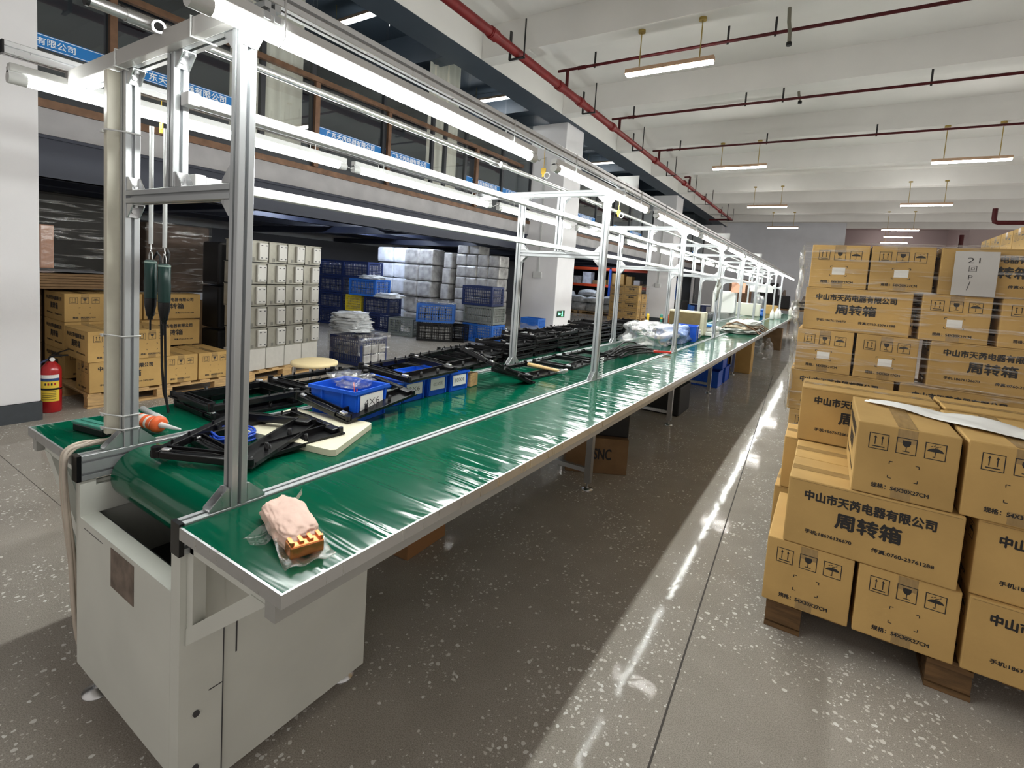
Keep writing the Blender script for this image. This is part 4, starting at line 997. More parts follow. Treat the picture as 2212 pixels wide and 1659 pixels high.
for i in range(5):
    m = MB(); m.blob((0,0,.035), (.29-.012*i,.22-.006*i,.048), 40+i, 4, .3, 2.4, 0, .55, None, .6)
    o = obj('foam_bag', m, BAGW, None, (-4.68+.015*i,4.86-.02*i,.462+.052*i), (0,0,.2*i)); tag(o, 'white plastic packet, %s from the bottom, piled on the film covered crate' % ORD[i], 'packet', 'white packets on the film covered crate')
bag('white_bag', (-7.5,y0-.10,1.139), (.30,.2,.06), BAGW, 'white bag bulging from the bright blue crate', 'bag', 9, .35)
bag('white_bag', (-6.95,y0-.1,.76), (.36,.22,.07), BAGW, 'white bag lying on the navy crate right of the yellow one', 'bag', 10, .35)
bag('clear_bag', (-5.58,y0-.05,.758), (.40,.30,.035), FILMB, 'clear film lying over the large blue crate', 'bag', 12, .35)
# shrink wrapped bundles
def bundles(x, y, rz, nx, nz, w, d, h, mt, stacklabel, group, z0=.005):
    for k in range(nz):
        for i in range(nx):
            m = MB(); m.cbox((0,0,h/2), (w*.985,d,h*.975), 0, None, min(w,h)*.14)
            p = Vector((x,y,0))+Matrix.Rotation(rz,3,'Z') @ Vector(((i-(nx-1)/2)*w+random.uniform(-.012,.012),random.uniform(-.03,.03),0))
            o = obj('wrapped_bundle', m, mt, None, (p.x,p.y,z0+h*k), (0,0,rz+random.uniform(-.02,.02)))
            tag(o, '%s bundle from left, %s layer up, %s' % (ORD[i], ORD[k], stacklabel), 'wrapped bundle', group)
random.seed(5)
bundles(-8.35,9.3,.05,2,5,.55,.5,.39,WRAPW,'brightly lit white stack','bundles in the lit white stack')
bundles(-7.15,8.95,.10,2,5,.42,.5,.385,WRAPG,'grey stack beside the lit white one','bundles in the grey stack')
bundles(-6.52,9.2,.10,1,5,.24,.4,.375,WRAPG,'narrow grey stack','bundles in the narrow grey stack')
bundles(-5.72,9.35,.08,4,7,.30,.45,.265,WRAPG,'grey stack left of the column','bundles in the stack by the column')
bundles(-5.98,9.35,.08,2,1,.30,.45,.20,WRAPG,'top layer of the stack left of the column','bundles on top by the column',1.862)
# ------------------------------------------------------------------ black plastic frames
random.seed(3)
FLW, FLL, FH = .335, .388, .028
def frame_body():
    m = MB(); a, b = FLW/2, FLL/2
    # long thin bar at -x, wide plate bar at +x, end bars at both y
    m.box((-a,-b,0),(-a+.030,b,.024), 0, None, .003)
    m.box((a-.078,-b,0),(a,b,.006)); m.box((a-.082,-b+.03,0),(a-.074,b-.03,.026)); m.box((a-.004,-b+.02,.006),(a,b-.02,.012))
    for s in (-1,1):
        m.box((-a+.03,s*b-(.030 if s>0 else 0),0),(a-.078,s*b+(.030 if s<0 else 0),.022), 0, None, .003)
        m.box((-a+.03,s*(b-.034)-.003,.004),(a-.078,s*(b-.034)+.003,.030))
        # corner lugs
        m.box((a-.075,s*(b-.022)-.018,.006),(a-.02,s*(b-.022)+.018,.022), 0, None, .004)
        m.cyl((-a+.012,s*(b-.01),0),(-a+.012,s*(b-.01),.034), .013, 0, 10); m.cyl((a-.012,s*(b-.012),0),(a-.012,s*(b-.012),.026), .010, 0, 10)
        m.tube([(-a+.05,s*(b-.015),.024),(-.05,s*(b-.012),.028),(.02,s*(b-.018),.027),(a-.09,s*(b-.02),.022)], .0022, 0, 5)
    for y in (-.13,-.06,.05,.13): m.cyl((-a+.02,y,.02),(-a+.02,y,.036), .004, 0, 6); m.box((-a+.03,y-.004,.004),(-a+.040,y+.004,.020))
    return m.mesh('frame_body', [BLACKP])
FB = frame_body()
bm_ = MB()
for y in (-.07,.06): bm_.lathe([(.0075,.006),(.0065,.030),(.003,.030),(.003,.012)], 0, 10, None, (FLW/2-.035,y,0), False)
FBS = bm_.mesh('boss', [BLACKP])
cm_ = MB(); cm_.cbox((FLW/2-.045,-FLL/2+.018,.026),(.030,.018,.008), 0, None, .002); FCL = cm_.mesh('metal_clip', [CLIP])
cm_ = MB(); cm_.cbox((-FLW/2+.045,-FLL/2+.014,.026),(.026,.014,.007), 0, None, .002); FCL2 = cm_.mesh('metal_clip', [CLIP])
F0 = None
def pframe(x, y, z, rot, label, group):
    global F0
    if F0 is None:
        F0 = thing('plastic_housing', label, 'plastic frame', (x,y,z), rot, group)
        link('frame_body', FB, F0); link('boss', FBS, F0)
        for c in (FCL, FCL2): o = link('metal_clip', c, F0); o['label'] = 'bright metal clip'
        return F0
    return dup(F0, (x,y,z), rot, label, group)
g = 'stacked black frames on the left table'
NS = 14
for s in range(NS):
    y = 1.185+.412*s; n = [2,2,2,2,3,4,5,5,5,6,5,5,5,4][s]; x = -.885 if s else -.878
    for k in range(n):
        rz = random.uniform(-.05,.05)+(PI if (s+k)%2 else 0); jx = random.uniform(-.02,.012); jy = random.uniform(-.015,.015)
        tx = random.uniform(-.006,.006); lift = 0
        lab = 'black frame %s from the bottom of the %s stack on the left table' % (ORD[k], ORD[s])
        pframe(x+jx, y+jy, ZT+.001+.0365*k, (tx,0,rz), lab, g)
r = math.radians
g = 'loose black frames on the belt'
ax = Vector((.335,.012,-.04)).normalized(); ay = Vector((-.12,.357,.055)); ay = (ay-ax*ay.dot(ax)).normalized(); az = ax.cross(ay)
BROT = tuple(Matrix((ax,ay,az)).transposed().to_euler())
pframe(-.385,.92,ZT+.026,(r(3.2),r(0),r(26)),'loose black frame with wide shiny bar lying nearest the camera on the belt',g)
pframe(-.37,1.005,ZT+.014,(r(3),r(0),r(-3)),'loose black frame resting on the cream foam board',g)
pframe(-.447,1.453,ZT+.070,BROT,'loose black frame tilted around the nearest blue bin',g)
pframe(-.53,1.85,ZT+.124,(0,r(3),r(4)),'loose black frame lying across the middle blue bins',g)
pframe(-.56,2.24,ZT+.132,(r(3),r(3),r(-3)),'loose black frame lying across the farthest blue bins',g)
pframe(-.40,2.46,ZT+.082,(r(-23),r(8),r(-16)),'loose black frame leaning up just past the wooden block',g)
pframe(-.42,2.86,ZT+.003,(0,0,r(-4)),'loose black frame lying flat under the hammer',g)
pframe(-.41,3.36,ZT+.003,(0,0,r(3)),'loose black frame lying flat just beyond the hammer',g)
pframe(-.40,3.84,ZT+.003,(0,0,r(-2)),'loose black frame lying flat left of the second right post',g)
# cream foam board
fb = MB(); fb.prism([(-.50,.975),(-.10,1.055),(-.088,1.07),(-.225,1.34),(-.24,1.347),(-.60,1.265),(-.62,1.25)], 0, .022)
tag(obj('foam_board', fb, FOAM, None, (0,0,ZT+.001)), 'cream foam board lying under the loose black frame', 'foam board')
F0b = None
# blue bins
def bin_mesh(w=.148, d=.24, h=.105):
    m = MB(); t = .004; o = .006
    def wall(x0,y0,x1,y1,X0,Y0,X1,Y1):
        pass
    # tapered outside, open top
    A = [(-d/2+o,-w/2+o,0),(d/2-o,-w/2+o,0),(d/2-o,w/2-o,0),(-d/2+o,w/2-o,0),(-d/2,-w/2,h),(d/2,-w/2,h),(d/2,w/2,h),(-d/2,w/2,h)]
    B = [(-d/2+o+t,-w/2+o+t,t),(d/2-o-t,-w/2+o+t,t),(d/2-o-t,w/2-o-t,t),(-d/2+o+t,w/2-o-t,t),(-d/2+t,-w/2+t,h),(d/2-t,-w/2+t,h),(d/2-t,w/2-t,h),(-d/2+t,w/2-t,h)]
    m.add(A, [(3,2,1,0),(0,1,5,4),(1,2,6,5),(2,3,7,6),(3,0,4,7)]); m.add(B, [(0,1,2,3),(4,5,1,0),(5,6,2,1),(6,7,3,2),(7,4,0,3)])
    m.add(A[4:]+B[4:], [(0,1,5,4),(1,2,6,5),(2,3,7,6),(3,0,4,7)])
    for a in ((-d/2-.006,-w/2-.006,d/2+.006,-w/2),(-d/2-.006,w/2,d/2+.006,w/2+.006),(-d/2-.006,-w/2,-d/2,w/2),(d/2,-w/2,d/2+.006,w/2)): m.box((a[0],a[1],h-.010),(a[2],a[3],h+.001))
    for x in (-.055,.055):
        for s in (-1,1): m.box((x-.004,min(s*(w/2-.005),s*(w/2+.004)),.004),(x+.004,max(s*(w/2-.005),s*(w/2+.004)),h-.010))
    for y in (-w/2+.012,w/2-.012): m.box((d/2-.006,y-.003,.004),(d/2+.003,y+.003,h-.010))
    return m.mesh('blue_bin', [BLUEP])
BM = bin_mesh()
MXl = lambda x,y,z: Matrix.Translation((x,y,z)) @ MX
def bin_(x, y, rz, text, label):
    t = thing('parts_bin', label, 'bin', (x,y,ZT+.001), (0,0,rz), 'blue parts bins on the belt')
    link('bin_body', BM, t)
    l = MB(); l.box((.1205,-.052,.030),(.1215,.052,.088), 0); put_text(l, text, .07, MXl(.1221,0,.060), 1, -.012, .022)
    obj('paper_label', l, [PAPER,INK], t); return t
b1 = bin_(-.450,1.412,r(9),'4X6','nearest blue parts bin, ringed by the tilted black frame'); b1.scale = (1.0,1.36,1.27)
bin_(-.53,1.615,r(-3),'4X8','second blue parts bin, mostly hidden by the tilted frame')
bin_(-.535,1.775,r(-2),'3X6','third blue parts bin with a 3X6 label')
bin_(-.535,1.945,r(-2),'4X10黑','fourth blue parts bin with a 4X10 label')
bin_(-.525,2.11,r(-2),'10X4','farthest blue parts bin, beside the wooden block')
sc_ = MB()
for i in range(9): sc_.cbox((random.uniform(-.05,.06),random.uniform(-.04,.04),.012+.010*random.random()),(.018,.012,.012),0,Matrix.Rotation(random.uniform(0,3),4,'Z'),.002)
tag(obj('connector_heap', sc_, WHITEP, None, (-.525,2.11,ZT+.002)), 'small white connectors lying in the farthest blue bin', 'connectors', kind='stuff')
b = bag('clear_bag', (-.50,1.46,ZT+.118), (.095,.07,.034), FILMB, 'crumpled clear bag with wires lying on the nearest blue bin', 'bag', 17, .5, 2.6)
wv = MB(); wv.tube([(-.50,1.44,ZT+.030),(-.47,1.45,ZT+.06),(-.49,1.47,ZT+.09),(-.52,1.49,ZT+.115)], .003, 0, 6); wv.tube([(-.49,1.43,ZT+.028),(-.46,1.46,ZT+.055),(-.485,1.48,ZT+.095)], .003, 0, 6)
for p in ((-.51,1.43,ZT+.02),(-.47,1.46,ZT+.03),(-.44,1.44,ZT+.02)): wv.cbox(p,(.016,.012,.012),1)
tag(obj('wire_lead', wv, [REDP,WHITEP]), 'red wire lead with white connectors in the nearest blue bin', 'wire')
tag(obj('wooden_block', MB().cbox((0,0,.038),(.06,.075,.074),0,None,.003), WOOD, None, (-.44,2.245,ZT+.001), (0,0,.1)), 'pale wooden block at the end of the row of blue bins', 'block')
# blue coiled cable
cc = MB(); pts = []
for i in range(0, 5*24+1):
    a = 2*PI*i/24; rr = .062+.006*math.sin(i*.7); pts.append((rr*math.cos(a)*1.15, rr*math.sin(a), .006+.0055*(i//24)+.003*math.sin(i*1.3)))
cc.tube(pts, .0042, 0, 7); tag(obj('coiled_cable', cc, CABLE_B, None, (-.475,.935,ZT+.001)), 'coil of blue cable inside the nearest loose frame', 'cable')
# hammer / mallet
hm = thing('hammer', 'wooden handled hammer lying on the black frames left of the second post', 'hammer', (-.31,2.91,ZT+.040), (0,r(1),r(-5)))
obj('handle', MB().lathe([(.0,-.15),(.012,-.149),(.0135,-.10),(.011,.02),(.010,.12)], 0, 14, Matrix.Rotation(PI/2,4,'Y')), WOODH, hm)
hd = MB(); hd.box((.118,-.018,-.013),(.145,.018,.013),0,None,.004); hd.cyl((.1315,.018,0),(.1315,.055,0),.014,0,14); hd.box((.124,-.055,-.005),(.139,-.018,.005)); obj('head', hd, STEEL, hm)
# pale yellow round lid at the far side
tag(obj('round_lid', MB().lathe([(0,0),(.17,0),(.18,.006),(.18,.026),(.165,.034),(0,.034)],0,36), SKIN_Y, None, (-2.25,2.52,.60)), 'pale yellow round stool top beyond the left table', 'stool')
sl = bpy.data.objects['round_lid']; sl.name = 'round_stool'
for i in range(4):
    a = PI/4+i*PI/2; obj('leg', MB().cyl((.15*math.cos(a),.15*math.sin(a),.0),(.20*math.cos(a),.20*math.sin(a),-.599),.014,0,8), STEEL, sl)

# ------------------------------------------------------------------ near table items
wp = thing('wrapped_part', 'copper coloured part half wrapped in pink tissue on the near table', 'wrapped part', (.25,.69,ZT+.001), (0,0,r(-17)))
m = MB(); m.blob((-.026,0,.024), (.110,.046,.027), 3, 5, .14, 2.4, 0, .72, None, .62); obj('tissue_wrap', m, PINKP, wp)
m = MB(); m.box((.070,-.036,.004),(.112,.036,.032), 0, None, .004)
for i in range(4): m.box((.076,-.034+.02*i,.032),(.106,-.026+.02*i,.038), 0)
m.cyl((.106,-.031,.032),(.106,-.031,.041),.004,0,8); m.cyl((.106,.031,.032),(.106,.031,.041),.004,0,8)
obj('metal_part', m, COPPER, wp)
m = MB()
m.grid(lambda u, v: (-.03+.06*u-.02*v, -.045-.055*v*(1-.4*u), .004+.030*(1-v)**2+.006*math.sin(u*9+v*5)), 10, 8)
obj('film_flap', m, FILMB, wp); m = MB()
m.grid(lambda u, v: (.045+.095*u, -.054+.108*v, .003+.024*(1-u)**2*abs(math.cos(v*5))+.004*math.sin(v*14+u*6)), 12, 14)
obj('film_tail', MB().grid(lambda u, v: (-.125-.03*u*(1-v), .01+.05*v, .03+.012*math.sin(v*7)-.012*u+.03*u*v), 6, 8), FILMB, wp)
o = obj('film_wrap', m, FILMB, wp); s_ = o.modifiers.new('s','SOLIDIFY'); s_.thickness = .0006
# cartridge and gun
cg = thing('caulking_gun', 'caulking gun with orange and white sealant cartridge behind the left post', 'caulking gun', (-.80,.785,ZT+.003), (0,0,r(12)))
RY = Matrix.Translation((0,0,.030)) @ Matrix.Rotation(PI/2,4,'Y')
obj('cartridge', MB().lathe([(0,-.11),(.024,-.11),(.024,.075)],0,24,RY), TUBEW, cg)
obj('cartridge_shoulder', MB().lathe([(.024,.0755),(.029,.077),(.029,.090),(.020,.096),(.011,.097)],0,24,RY), ORANGEP, cg)
obj('nozzle', MB().lathe([(.0105,.0972),(.009,.11),(.0035,.195),(.002,.197)],0,14,RY), WHITEP, cg)
ban = MB()
for z in (-.06,-.02,.02,.05): ban.lathe([(.0243,z),(.0246,z+.004),(.0246,z+.014),(.0243,z+.018)],0,24,RY,(0,0,0),False)
obj('printed_band', ban, ORANGEP, cg)
m = MB(); m.lathe([(.031,-.128),(.033,-.128),(.033,-.118),(.031,-.118)],0,20,RY,(0,0,0),False); m.cyl((-.12,.028,.034),(.06,.028,.034),.003,0,6)
obj('gun_carriage', m, REDP, cg)
m = MB(); m.cyl((-.128,0,.03),(-.20,.0,.03),.005,0,8); m.tube([(-.17,.0,.03),(-.22,.04,.04),(-.25,.09,.03),(-.28,.12,.06),(-.285,.13,.075)],.006,0,8); m.tube([(-.18,.01,.022),(-.23,.06,.02),(-.26,.10,.012)],.006,0,8)
obj('trigger_handle', m, STEEL, cg)
wt = thing('white_tube', 'white nozzle tube lying behind the caulking gun', 'tube', (-.93,.865,ZT+.002), (0,0,r(-4)))
obj('tube_body', MB().lathe([(0,-.10),(.011,-.10),(.011,.02),(.010,.03)],0,14,Matrix.Translation((0,0,.012)) @ Matrix.Rotation(PI/2,4,'Y')), mat('grey tube', (.45,.46,.46), .35), wt)
obj('tube_tip', MB().lathe([(.0105,.031),(.013,.04),(.013,.11),(.004,.16)],0,14,Matrix.Translation((0,0,.013)) @ Matrix.Rotation(PI/2,4,'Y')), WHITEP, wt)
gb = thing('tape_gun', 'green topped black plastic tool lying left of the cream duct', 'tool', (-.87,.665,ZT+.001), (0,0,r(12)))
obj('tool_body', MB().box((-.08,-.018,0),(.08,.018,.026),0,None,.004), BLACKP, gb)
m = MB(); m.box((-.082,-.021,.0262),(.082,.021,.036),0,None,.003); m.box((-.06,-.004,.036),(.06,.004,.039)); obj('tool_cover', m, GREENB, gb)

# ------------------------------------------------------------------ hanging screwdrivers
def driver(x, y, zt, label, spring_top, lab2):
    t = thing('electric_screwdriver', label, 'screwdriver', (x,y,zt), (0,0,r(10)), 'hanging electric screwdrivers')
    obj('body', MB().lathe([(0,-.001),(.014,0),(.0205,-.004),(.0205,-.075),(.0215,-.08),(.0205,-.15)][::-1],0,20), GREENT, t)
    obj('grip', MB().lathe([(.0203,-.151),(.0195,-.18),(.015,-.205),(.0135,-.22),(.009,-.224),(.009,-.236)][::-1],0,18), BLACKP, t)
    obj('bit', MB().cyl((0,0,-.2362),(0,0,-.278),.0035,0,8), BLACKP, t)
    m = MB(); m.box((-.030,-.007,-.105),(-.0195,.007,-.03),0,None,.003); obj('lever', m, mat('lever dark', (.02,.035,.03), .35), t)
    m = MB()
    for zz in (-.085,-.10,-.115): m.box((-.0212,-.012,zz),(-.0203,.012,zz+.004))
    m.lathe([(.0208,-.012),(.0212,-.010),(.0208,-.006)],0,20,None,(0,0,0),False); obj('trim_ring', m, mat('driver trim', (.25,.33,.30), .4), t)
    obj('hanger_hook', MB().tube([(-.010,0,.002),(-.010,0,.02),(-.006,0,.03),(0,0,.033),(.006,0,.03),(.010,0,.02),(.010,0,.002)],.002,0,6), STEEL, t)
    s = thing('balancer_spring', lab2, 'spring balancer', (x,y,zt+.045), (0,0,0), 'spring balancers holding the screwdrivers')
    obj('spring', MB().cyl((0,0,.018),(0,0,spring_top-zt-.045),.0075,0,12), mat('spring white steel', (.42,.43,.43), .35, .4), s)
    obj('hook', MB().tube([(.0,0,.017),(.0,0,.005),(.006,0,-.004),(.003,0,-.013),(-.004,0,-.013),(-.006,0,-.006)],.002,0,6), STEEL, s)
driver(-1.002,.885,1.403,'left hanging green electric screwdriver by the near left post',1.915,'left spring balancer above the green screwdrivers')
driver(-.935,.905,1.392,'right hanging green electric screwdriver by the near left post',1.905,'right spring balancer above the green screwdrivers')
cd_ = thing('power_cord', 'black cord looping over the screwdrivers and hanging down to the left table', 'cord', (0,0,0))
m = MB(); m.tube([(-1.0,.893,1.41),(-.985,.90,1.435),(-.972,.905,1.42),(-.968,.906,1.36),(-.968,.908,1.20),(-.966,.91,1.10),(-.960,.91,.98),(-.955,.915,.88),(-.945,.93,.797)],.0045,0,8); obj('cord', m, RUBBER, cd_)
m = MB(); m.tube([(-.932,.913,1.394),(-.928,.918,1.43),(-.945,.92,1.445),(-.960,.918,1.42),(-.962,.917,1.30),(-.960,.92,1.10),(-.955,.92,.98),(-.94,.915,.88),(-.925,.92,.797)],.0045,0,8); obj('cord', m, RUBBER, cd_)

# ------------------------------------------------------------------ items farther along the belt
cbk = MB()
random.seed(21)
ch = thing('cable_heap', 'heap of black cables left of the second right post, on the belt', 'cables', (-.27,4.45,ZT+.001))
for i in range(22):
    x = random.uniform(-.13,.13); a = []
    z = .012+.10*random.random()*(1-abs(x)/.16)
    for k_ in range(9):
        u = k_/8; a.append((x+.035*math.sin(u*5+i)+ (u-.5)*.05, -.42+.84*u+random.uniform(-.02,.02), max(.008, z*math.sin(PI*min(1,u*1.05+.03))**.5+.006*math.sin(i+u*9))))
    obj('cable', MB().tube(a, .0075, 0, 6), RUBBER, ch)
pl_ = thing('pliers', 'red handled cutter lying at the end of the black cable heap', 'cutter', (-.09,4.63,ZT+.02), (0,0,.5))
m = MB(); m.box((-.01,-.014,-.01),(.16,.014,.012),0,None,.006); obj('handle', m, REDP, pl_)
obj('cutter_blade', MB().box((-.07,-.012,-.006),(-.011,.012,.006)), STEEL, pl_)
bag('clear_bag', (-.40,5.55,ZT+.001), (.25,.42,.150), BAGC, 'large clear bag slumped on the belt before the third gantry', 'bag', 23, .35, 2.0, .5)
bag('clear_bag', (-.26,5.92,ZT+.001), (.16,.34,.13), BAGB, 'pale blue bag pushed against the upright blue bin', 'bag', 27, .35, 2.2, .5)
ub = link('parts_bin', bin_mesh(.24,.24,.19), None, (-.17,6.18,ZT+.001), (0,0,r(6))); tag(ub, 'blue parts bin beside the pale blue bag, far along the belt', 'bin')
for i, (x, y, c) in enumerate(((-.85,6.75,YELP),(-.72,6.95,GREENB),(-.66,7.15,ORANGEP))):
    t = thing('screwdriver', ['yellow handled screwdriver standing behind the clear bag','green and yellow screwdriver standing behind the clear bag','orange handled screwdriver standing behind the clear bag'][i], 'screwdriver', (x,y,ZT+.06), (0,0,0), 'hand tools standing behind the clear bag')
    obj('handle', MB().lathe([(0,.06),(.02,.06),(.017,.10),(.021,.165),(.016,.185),(0,.187)],0,12), c, t); obj('blade', MB().cyl((0,0,-.058),(0,0,.0598),.006,0,8), STEEL, t)
    if i == 1: obj('handle_band', MB().lathe([(.0212,.12),(.0216,.13),(.0212,.14)],0,12,None,(0,0,0),False), YELP, t)
cx = thing('lined_carton', 'brown board leaning in a white foam lining on the belt by the third gantry', 'carton', (-.40,7.05,ZT+.001), (0,0,r(-8)))
obj('brown_panel', MB().box((-.24,-.03,.02),(.20,-.005,.30),0,None,.006), mat('glossy tan carton', (.20,.145,.065), .4, var=.15), cx)
obj('foam_liner', MB().box((-.255,-.004,0),(.255,.12,.325),0,None,.02), FOAM, cx)
sp_ = thing('sponge_pad', 'white foam pad with a blue lid on it beside the brown board', 'foam pad', (-.14,7.30,ZT+.001))
obj('base_pad', MB().box((-.14,-.20,0),(.12,.18,.05),0,None,.012), FOAMW, sp_); obj('upper_pad', MB().box((-.12,-.12,.051),(.12,.22,.12),0,None,.03), FOAMW, sp_); obj('blue_cover', MB().box((-.12,-.15,.121),(.06,.12,.15),0,None,.012), BLUEL, sp_)
bag('white_rag', (-.20,6.62,ZT+.001), (.09,.14,.07), BAGW, 'white crumpled rag in front of the brown board', 'rag', 33, .4)
jar = MB(); jar.lathe([(0,0),(.032,0),(.034,.01),(.034,.10),(.026,.115),(.026,.13),(0,.131)],0,14); JM = jar.mesh('glass_jar', [mat('dark glass jar', (.05,.055,.06), .12, spec=.8)])
k = 0
for i in range(14):
    for j in range(2):
        x = -.99+.17*j+random.uniform(-.01,.01); y = 8.3+.22*i
        k += 1; o = link('glass_jar', JM, None, (x,y,ZT+.001)); tag(o, 'small dark jar in the %s rank, %s from the near end on the left table' % (['outer','inner'][j], ORD[i]), 'jar', 'dark jars on the left table')
cl = thing('cloth_bundle', 'bundle of pale padded cloth tied with brown leads on the right table', 'cloth bundle', (.10,8.75,ZT+.001))
for i in range(3):
    m = MB(); m.blob((.0+.02*i,0,.035+.05*i),(.27-.03*i,.78-.12*i,.045),50+i,4,.25,2.2,0,.6,None,.7); obj('padding', m, CLOTH if i != 1 else mat('tan padding', (.45,.38,.28), .8), cl)
random.seed(4)
for i in range(7):
    y = -.6+.2*i; a = [(-.26,y,.01),(-.16,y+.1,.11),(0,y+.18*math.sin(i),.175),(.14,y-.06,.14),(.25,y+.12*math.cos(i),.06),(.33,y+.05,-.02 if i == 2 else .012)]
    obj('lead', MB().tube(a,.010,0,6), mat('brown lead', (.17,.085,.04), .5) if i == 0 else bpy.data.materials['brown lead'], cl)
def bottle(x, y, h, label):
    t = thing('white_bottle', label, 'bottle', (x,y,ZT+.001), (0,0,0), 'white bottles at the far end')
    obj('bottle_body', MB().lathe([(0,0),(.045,0),(.05,.01),(.05,h*.6),(.03,h*.78),(.018,h*.84)],0,14), FOAMW, t); obj('bottle_cap', MB().lathe([(.019,h*.8405),(.019,h*.92),(.008,h*.94),(.006,h),(0,h)],0,10), WHITEP, t)
bottle(.10,13.6,.26,'white bottle nearest the camera at the far end of the table'); bottle(.17,14.0,.28,'second white bottle at the far end of the table'); bottle(.20,14.3,.26,'third white bottle at the far end of the table'); bottle(.28,17.2,.26,'lone white bottle near the very end of the table')
o = obj('styrofoam_box', MB().box((-.24,-.20,0),(.24,.20,.50),0,None,.02), FOAMW, None, (-.84,12.35,ZT+.12), (0,0,.1)); tag(o, 'tall white foam box beyond the third gantry', 'foam box')
o = obj('metal_tray', MB().box((-.2,-.5,0),(.2,.5,.118)), mat('tray grey', (.30,.30,.29), .4, .4), None, (-.865,12.35,ZT+.001)); tag(o, 'grey tray holding the tall white foam box', 'tray')
o = obj('styrofoam_box', MB().box((-.34,-.20,0),(.34,.20,.33),0,None,.015), mat('ivory foam box', (.72,.71,.60), .6), None, (-.62,14.6,ZT+.001)); tag(o, 'low ivory foam box right of the tall white one', 'foam box')
bag('blue_bag', (-.36,14.9,ZT+.001),(.17,.3,.14), BLUEC, 'blue bag on the belt near the far gantries','bag',61,.25)
bag('clear_bag', (-.40,15.3,ZT+.001),(.17,.3,.36), FILMB, 'clear bag standing behind the blue bag','bag',62,.3)
o = obj('brown_box', MB().box((-.17,-.2,0),(.17,.2,.27),0,None,.006), CARD, None, (-.24,17.0,ZT+.001)); tag(o, 'brown box on the belt near the far end', 'box')
gl_ = MB(); gl_.grid(lambda u, v: (.012*math.sin(v*9+u*4), .24*(u-.5)+.02*math.sin(v*6), -.30*v*(1-.4*abs(math.sin(u*9)))), 16, 16)
o = obj('hanging_gloves', gl_, CLOTH, None, (.035,6.72,1.58)); tag(o, 'pale work gloves hanging beside the third right post', 'gloves')
s_ = o.modifiers.new('s','SOLIDIFY'); s_.thickness = .012
o = obj('white_board', MB().box((-.28,-.01,0),(.28,.01,.18)), WHITEP, None, (-.32,14.75,1.44)); tag(o, 'white panel hung below a far lower crossbar', 'panel')
o = obj('pink_sheet', MB().box((-.13,-.004,0),(.13,.004,.2)), mat('pale orange sheet', (.8,.42,.28), .6), None, (-.32,10.81,1.40)); tag(o, 'pale orange sheet hung below a far crossbar', 'sheet')
cz = thing('coiled_wire', 'short white coiled cord at the foot of the second right post', 'cord', (.035,3.045,ZT+.006))
obj('coil', MB().tube([(.010*math.cos(a*.8),.010*math.sin(a*.8),.004+a*.0022) for a in range(64)], .004, 0, 6), WHITEP, cz)
# sheets clipped on top of the lamp rails
for i, (y, z) in enumerate(((3.35,2.075),(7.0,2.075),(10.6,2.075))):
    o = obj('white_card', MB().box((-.16,-.002,0),(.0,.002,.11)), WHITEP, None, (.075,y,z)); tag(o, 'white card standing on the crossbar end at the %s gantry' % ['second','fourth','sixth'][i], 'card', 'white cards on the right lamp rail')
# ------------------------------------------------------------------ things under the table
def plain_carton(x, y, L, W, Hh, rz, label, m=CARD, z=.001):
    o = obj('storage_carton', MB().box((-L/2,-W/2,0),(L/2,W/2,Hh),0,None,.006), m, None, (x,y,z), (0,0,rz)); return tag(o, label, 'carton', None)
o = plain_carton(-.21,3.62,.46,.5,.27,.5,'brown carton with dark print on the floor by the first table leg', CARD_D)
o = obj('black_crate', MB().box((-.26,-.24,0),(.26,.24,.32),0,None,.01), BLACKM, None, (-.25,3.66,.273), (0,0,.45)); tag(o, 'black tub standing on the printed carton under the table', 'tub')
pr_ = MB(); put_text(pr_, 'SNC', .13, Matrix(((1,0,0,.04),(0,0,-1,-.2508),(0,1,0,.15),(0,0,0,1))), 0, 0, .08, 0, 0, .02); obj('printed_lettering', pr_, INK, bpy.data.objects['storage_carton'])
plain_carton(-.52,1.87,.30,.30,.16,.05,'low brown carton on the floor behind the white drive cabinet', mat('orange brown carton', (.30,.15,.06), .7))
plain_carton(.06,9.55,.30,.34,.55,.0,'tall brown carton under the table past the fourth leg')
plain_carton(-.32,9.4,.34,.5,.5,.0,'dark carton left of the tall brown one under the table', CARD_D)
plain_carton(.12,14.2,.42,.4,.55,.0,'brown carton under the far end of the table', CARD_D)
bag('clear_bag', (.10,12.1,.0), (.22,.4,.28), FILMB, 'clear bag on the floor under the far table','bag',71,.3)
for i, (x, y, z) in enumerate(((-.25,7.75,.002),(-.25,8.30,.002),(-.25,8.02,.245))):
    o = link('blue_tote', bin_mesh(.40,.52,.24), None, (x,y,z)); tag(o, 'blue tote under the table, %s' % ['nearer one on the floor','farther one on the floor','top one of three'][i], 'tote', 'blue totes under the table')
o = obj('black_tub', MB().box((-.28,-.25,0),(.28,.25,.33),0,None,.02), BLACKM, None, (-.30,5.75,.002)); tag(o, 'black tub on the floor between the second and third table legs', 'tub')

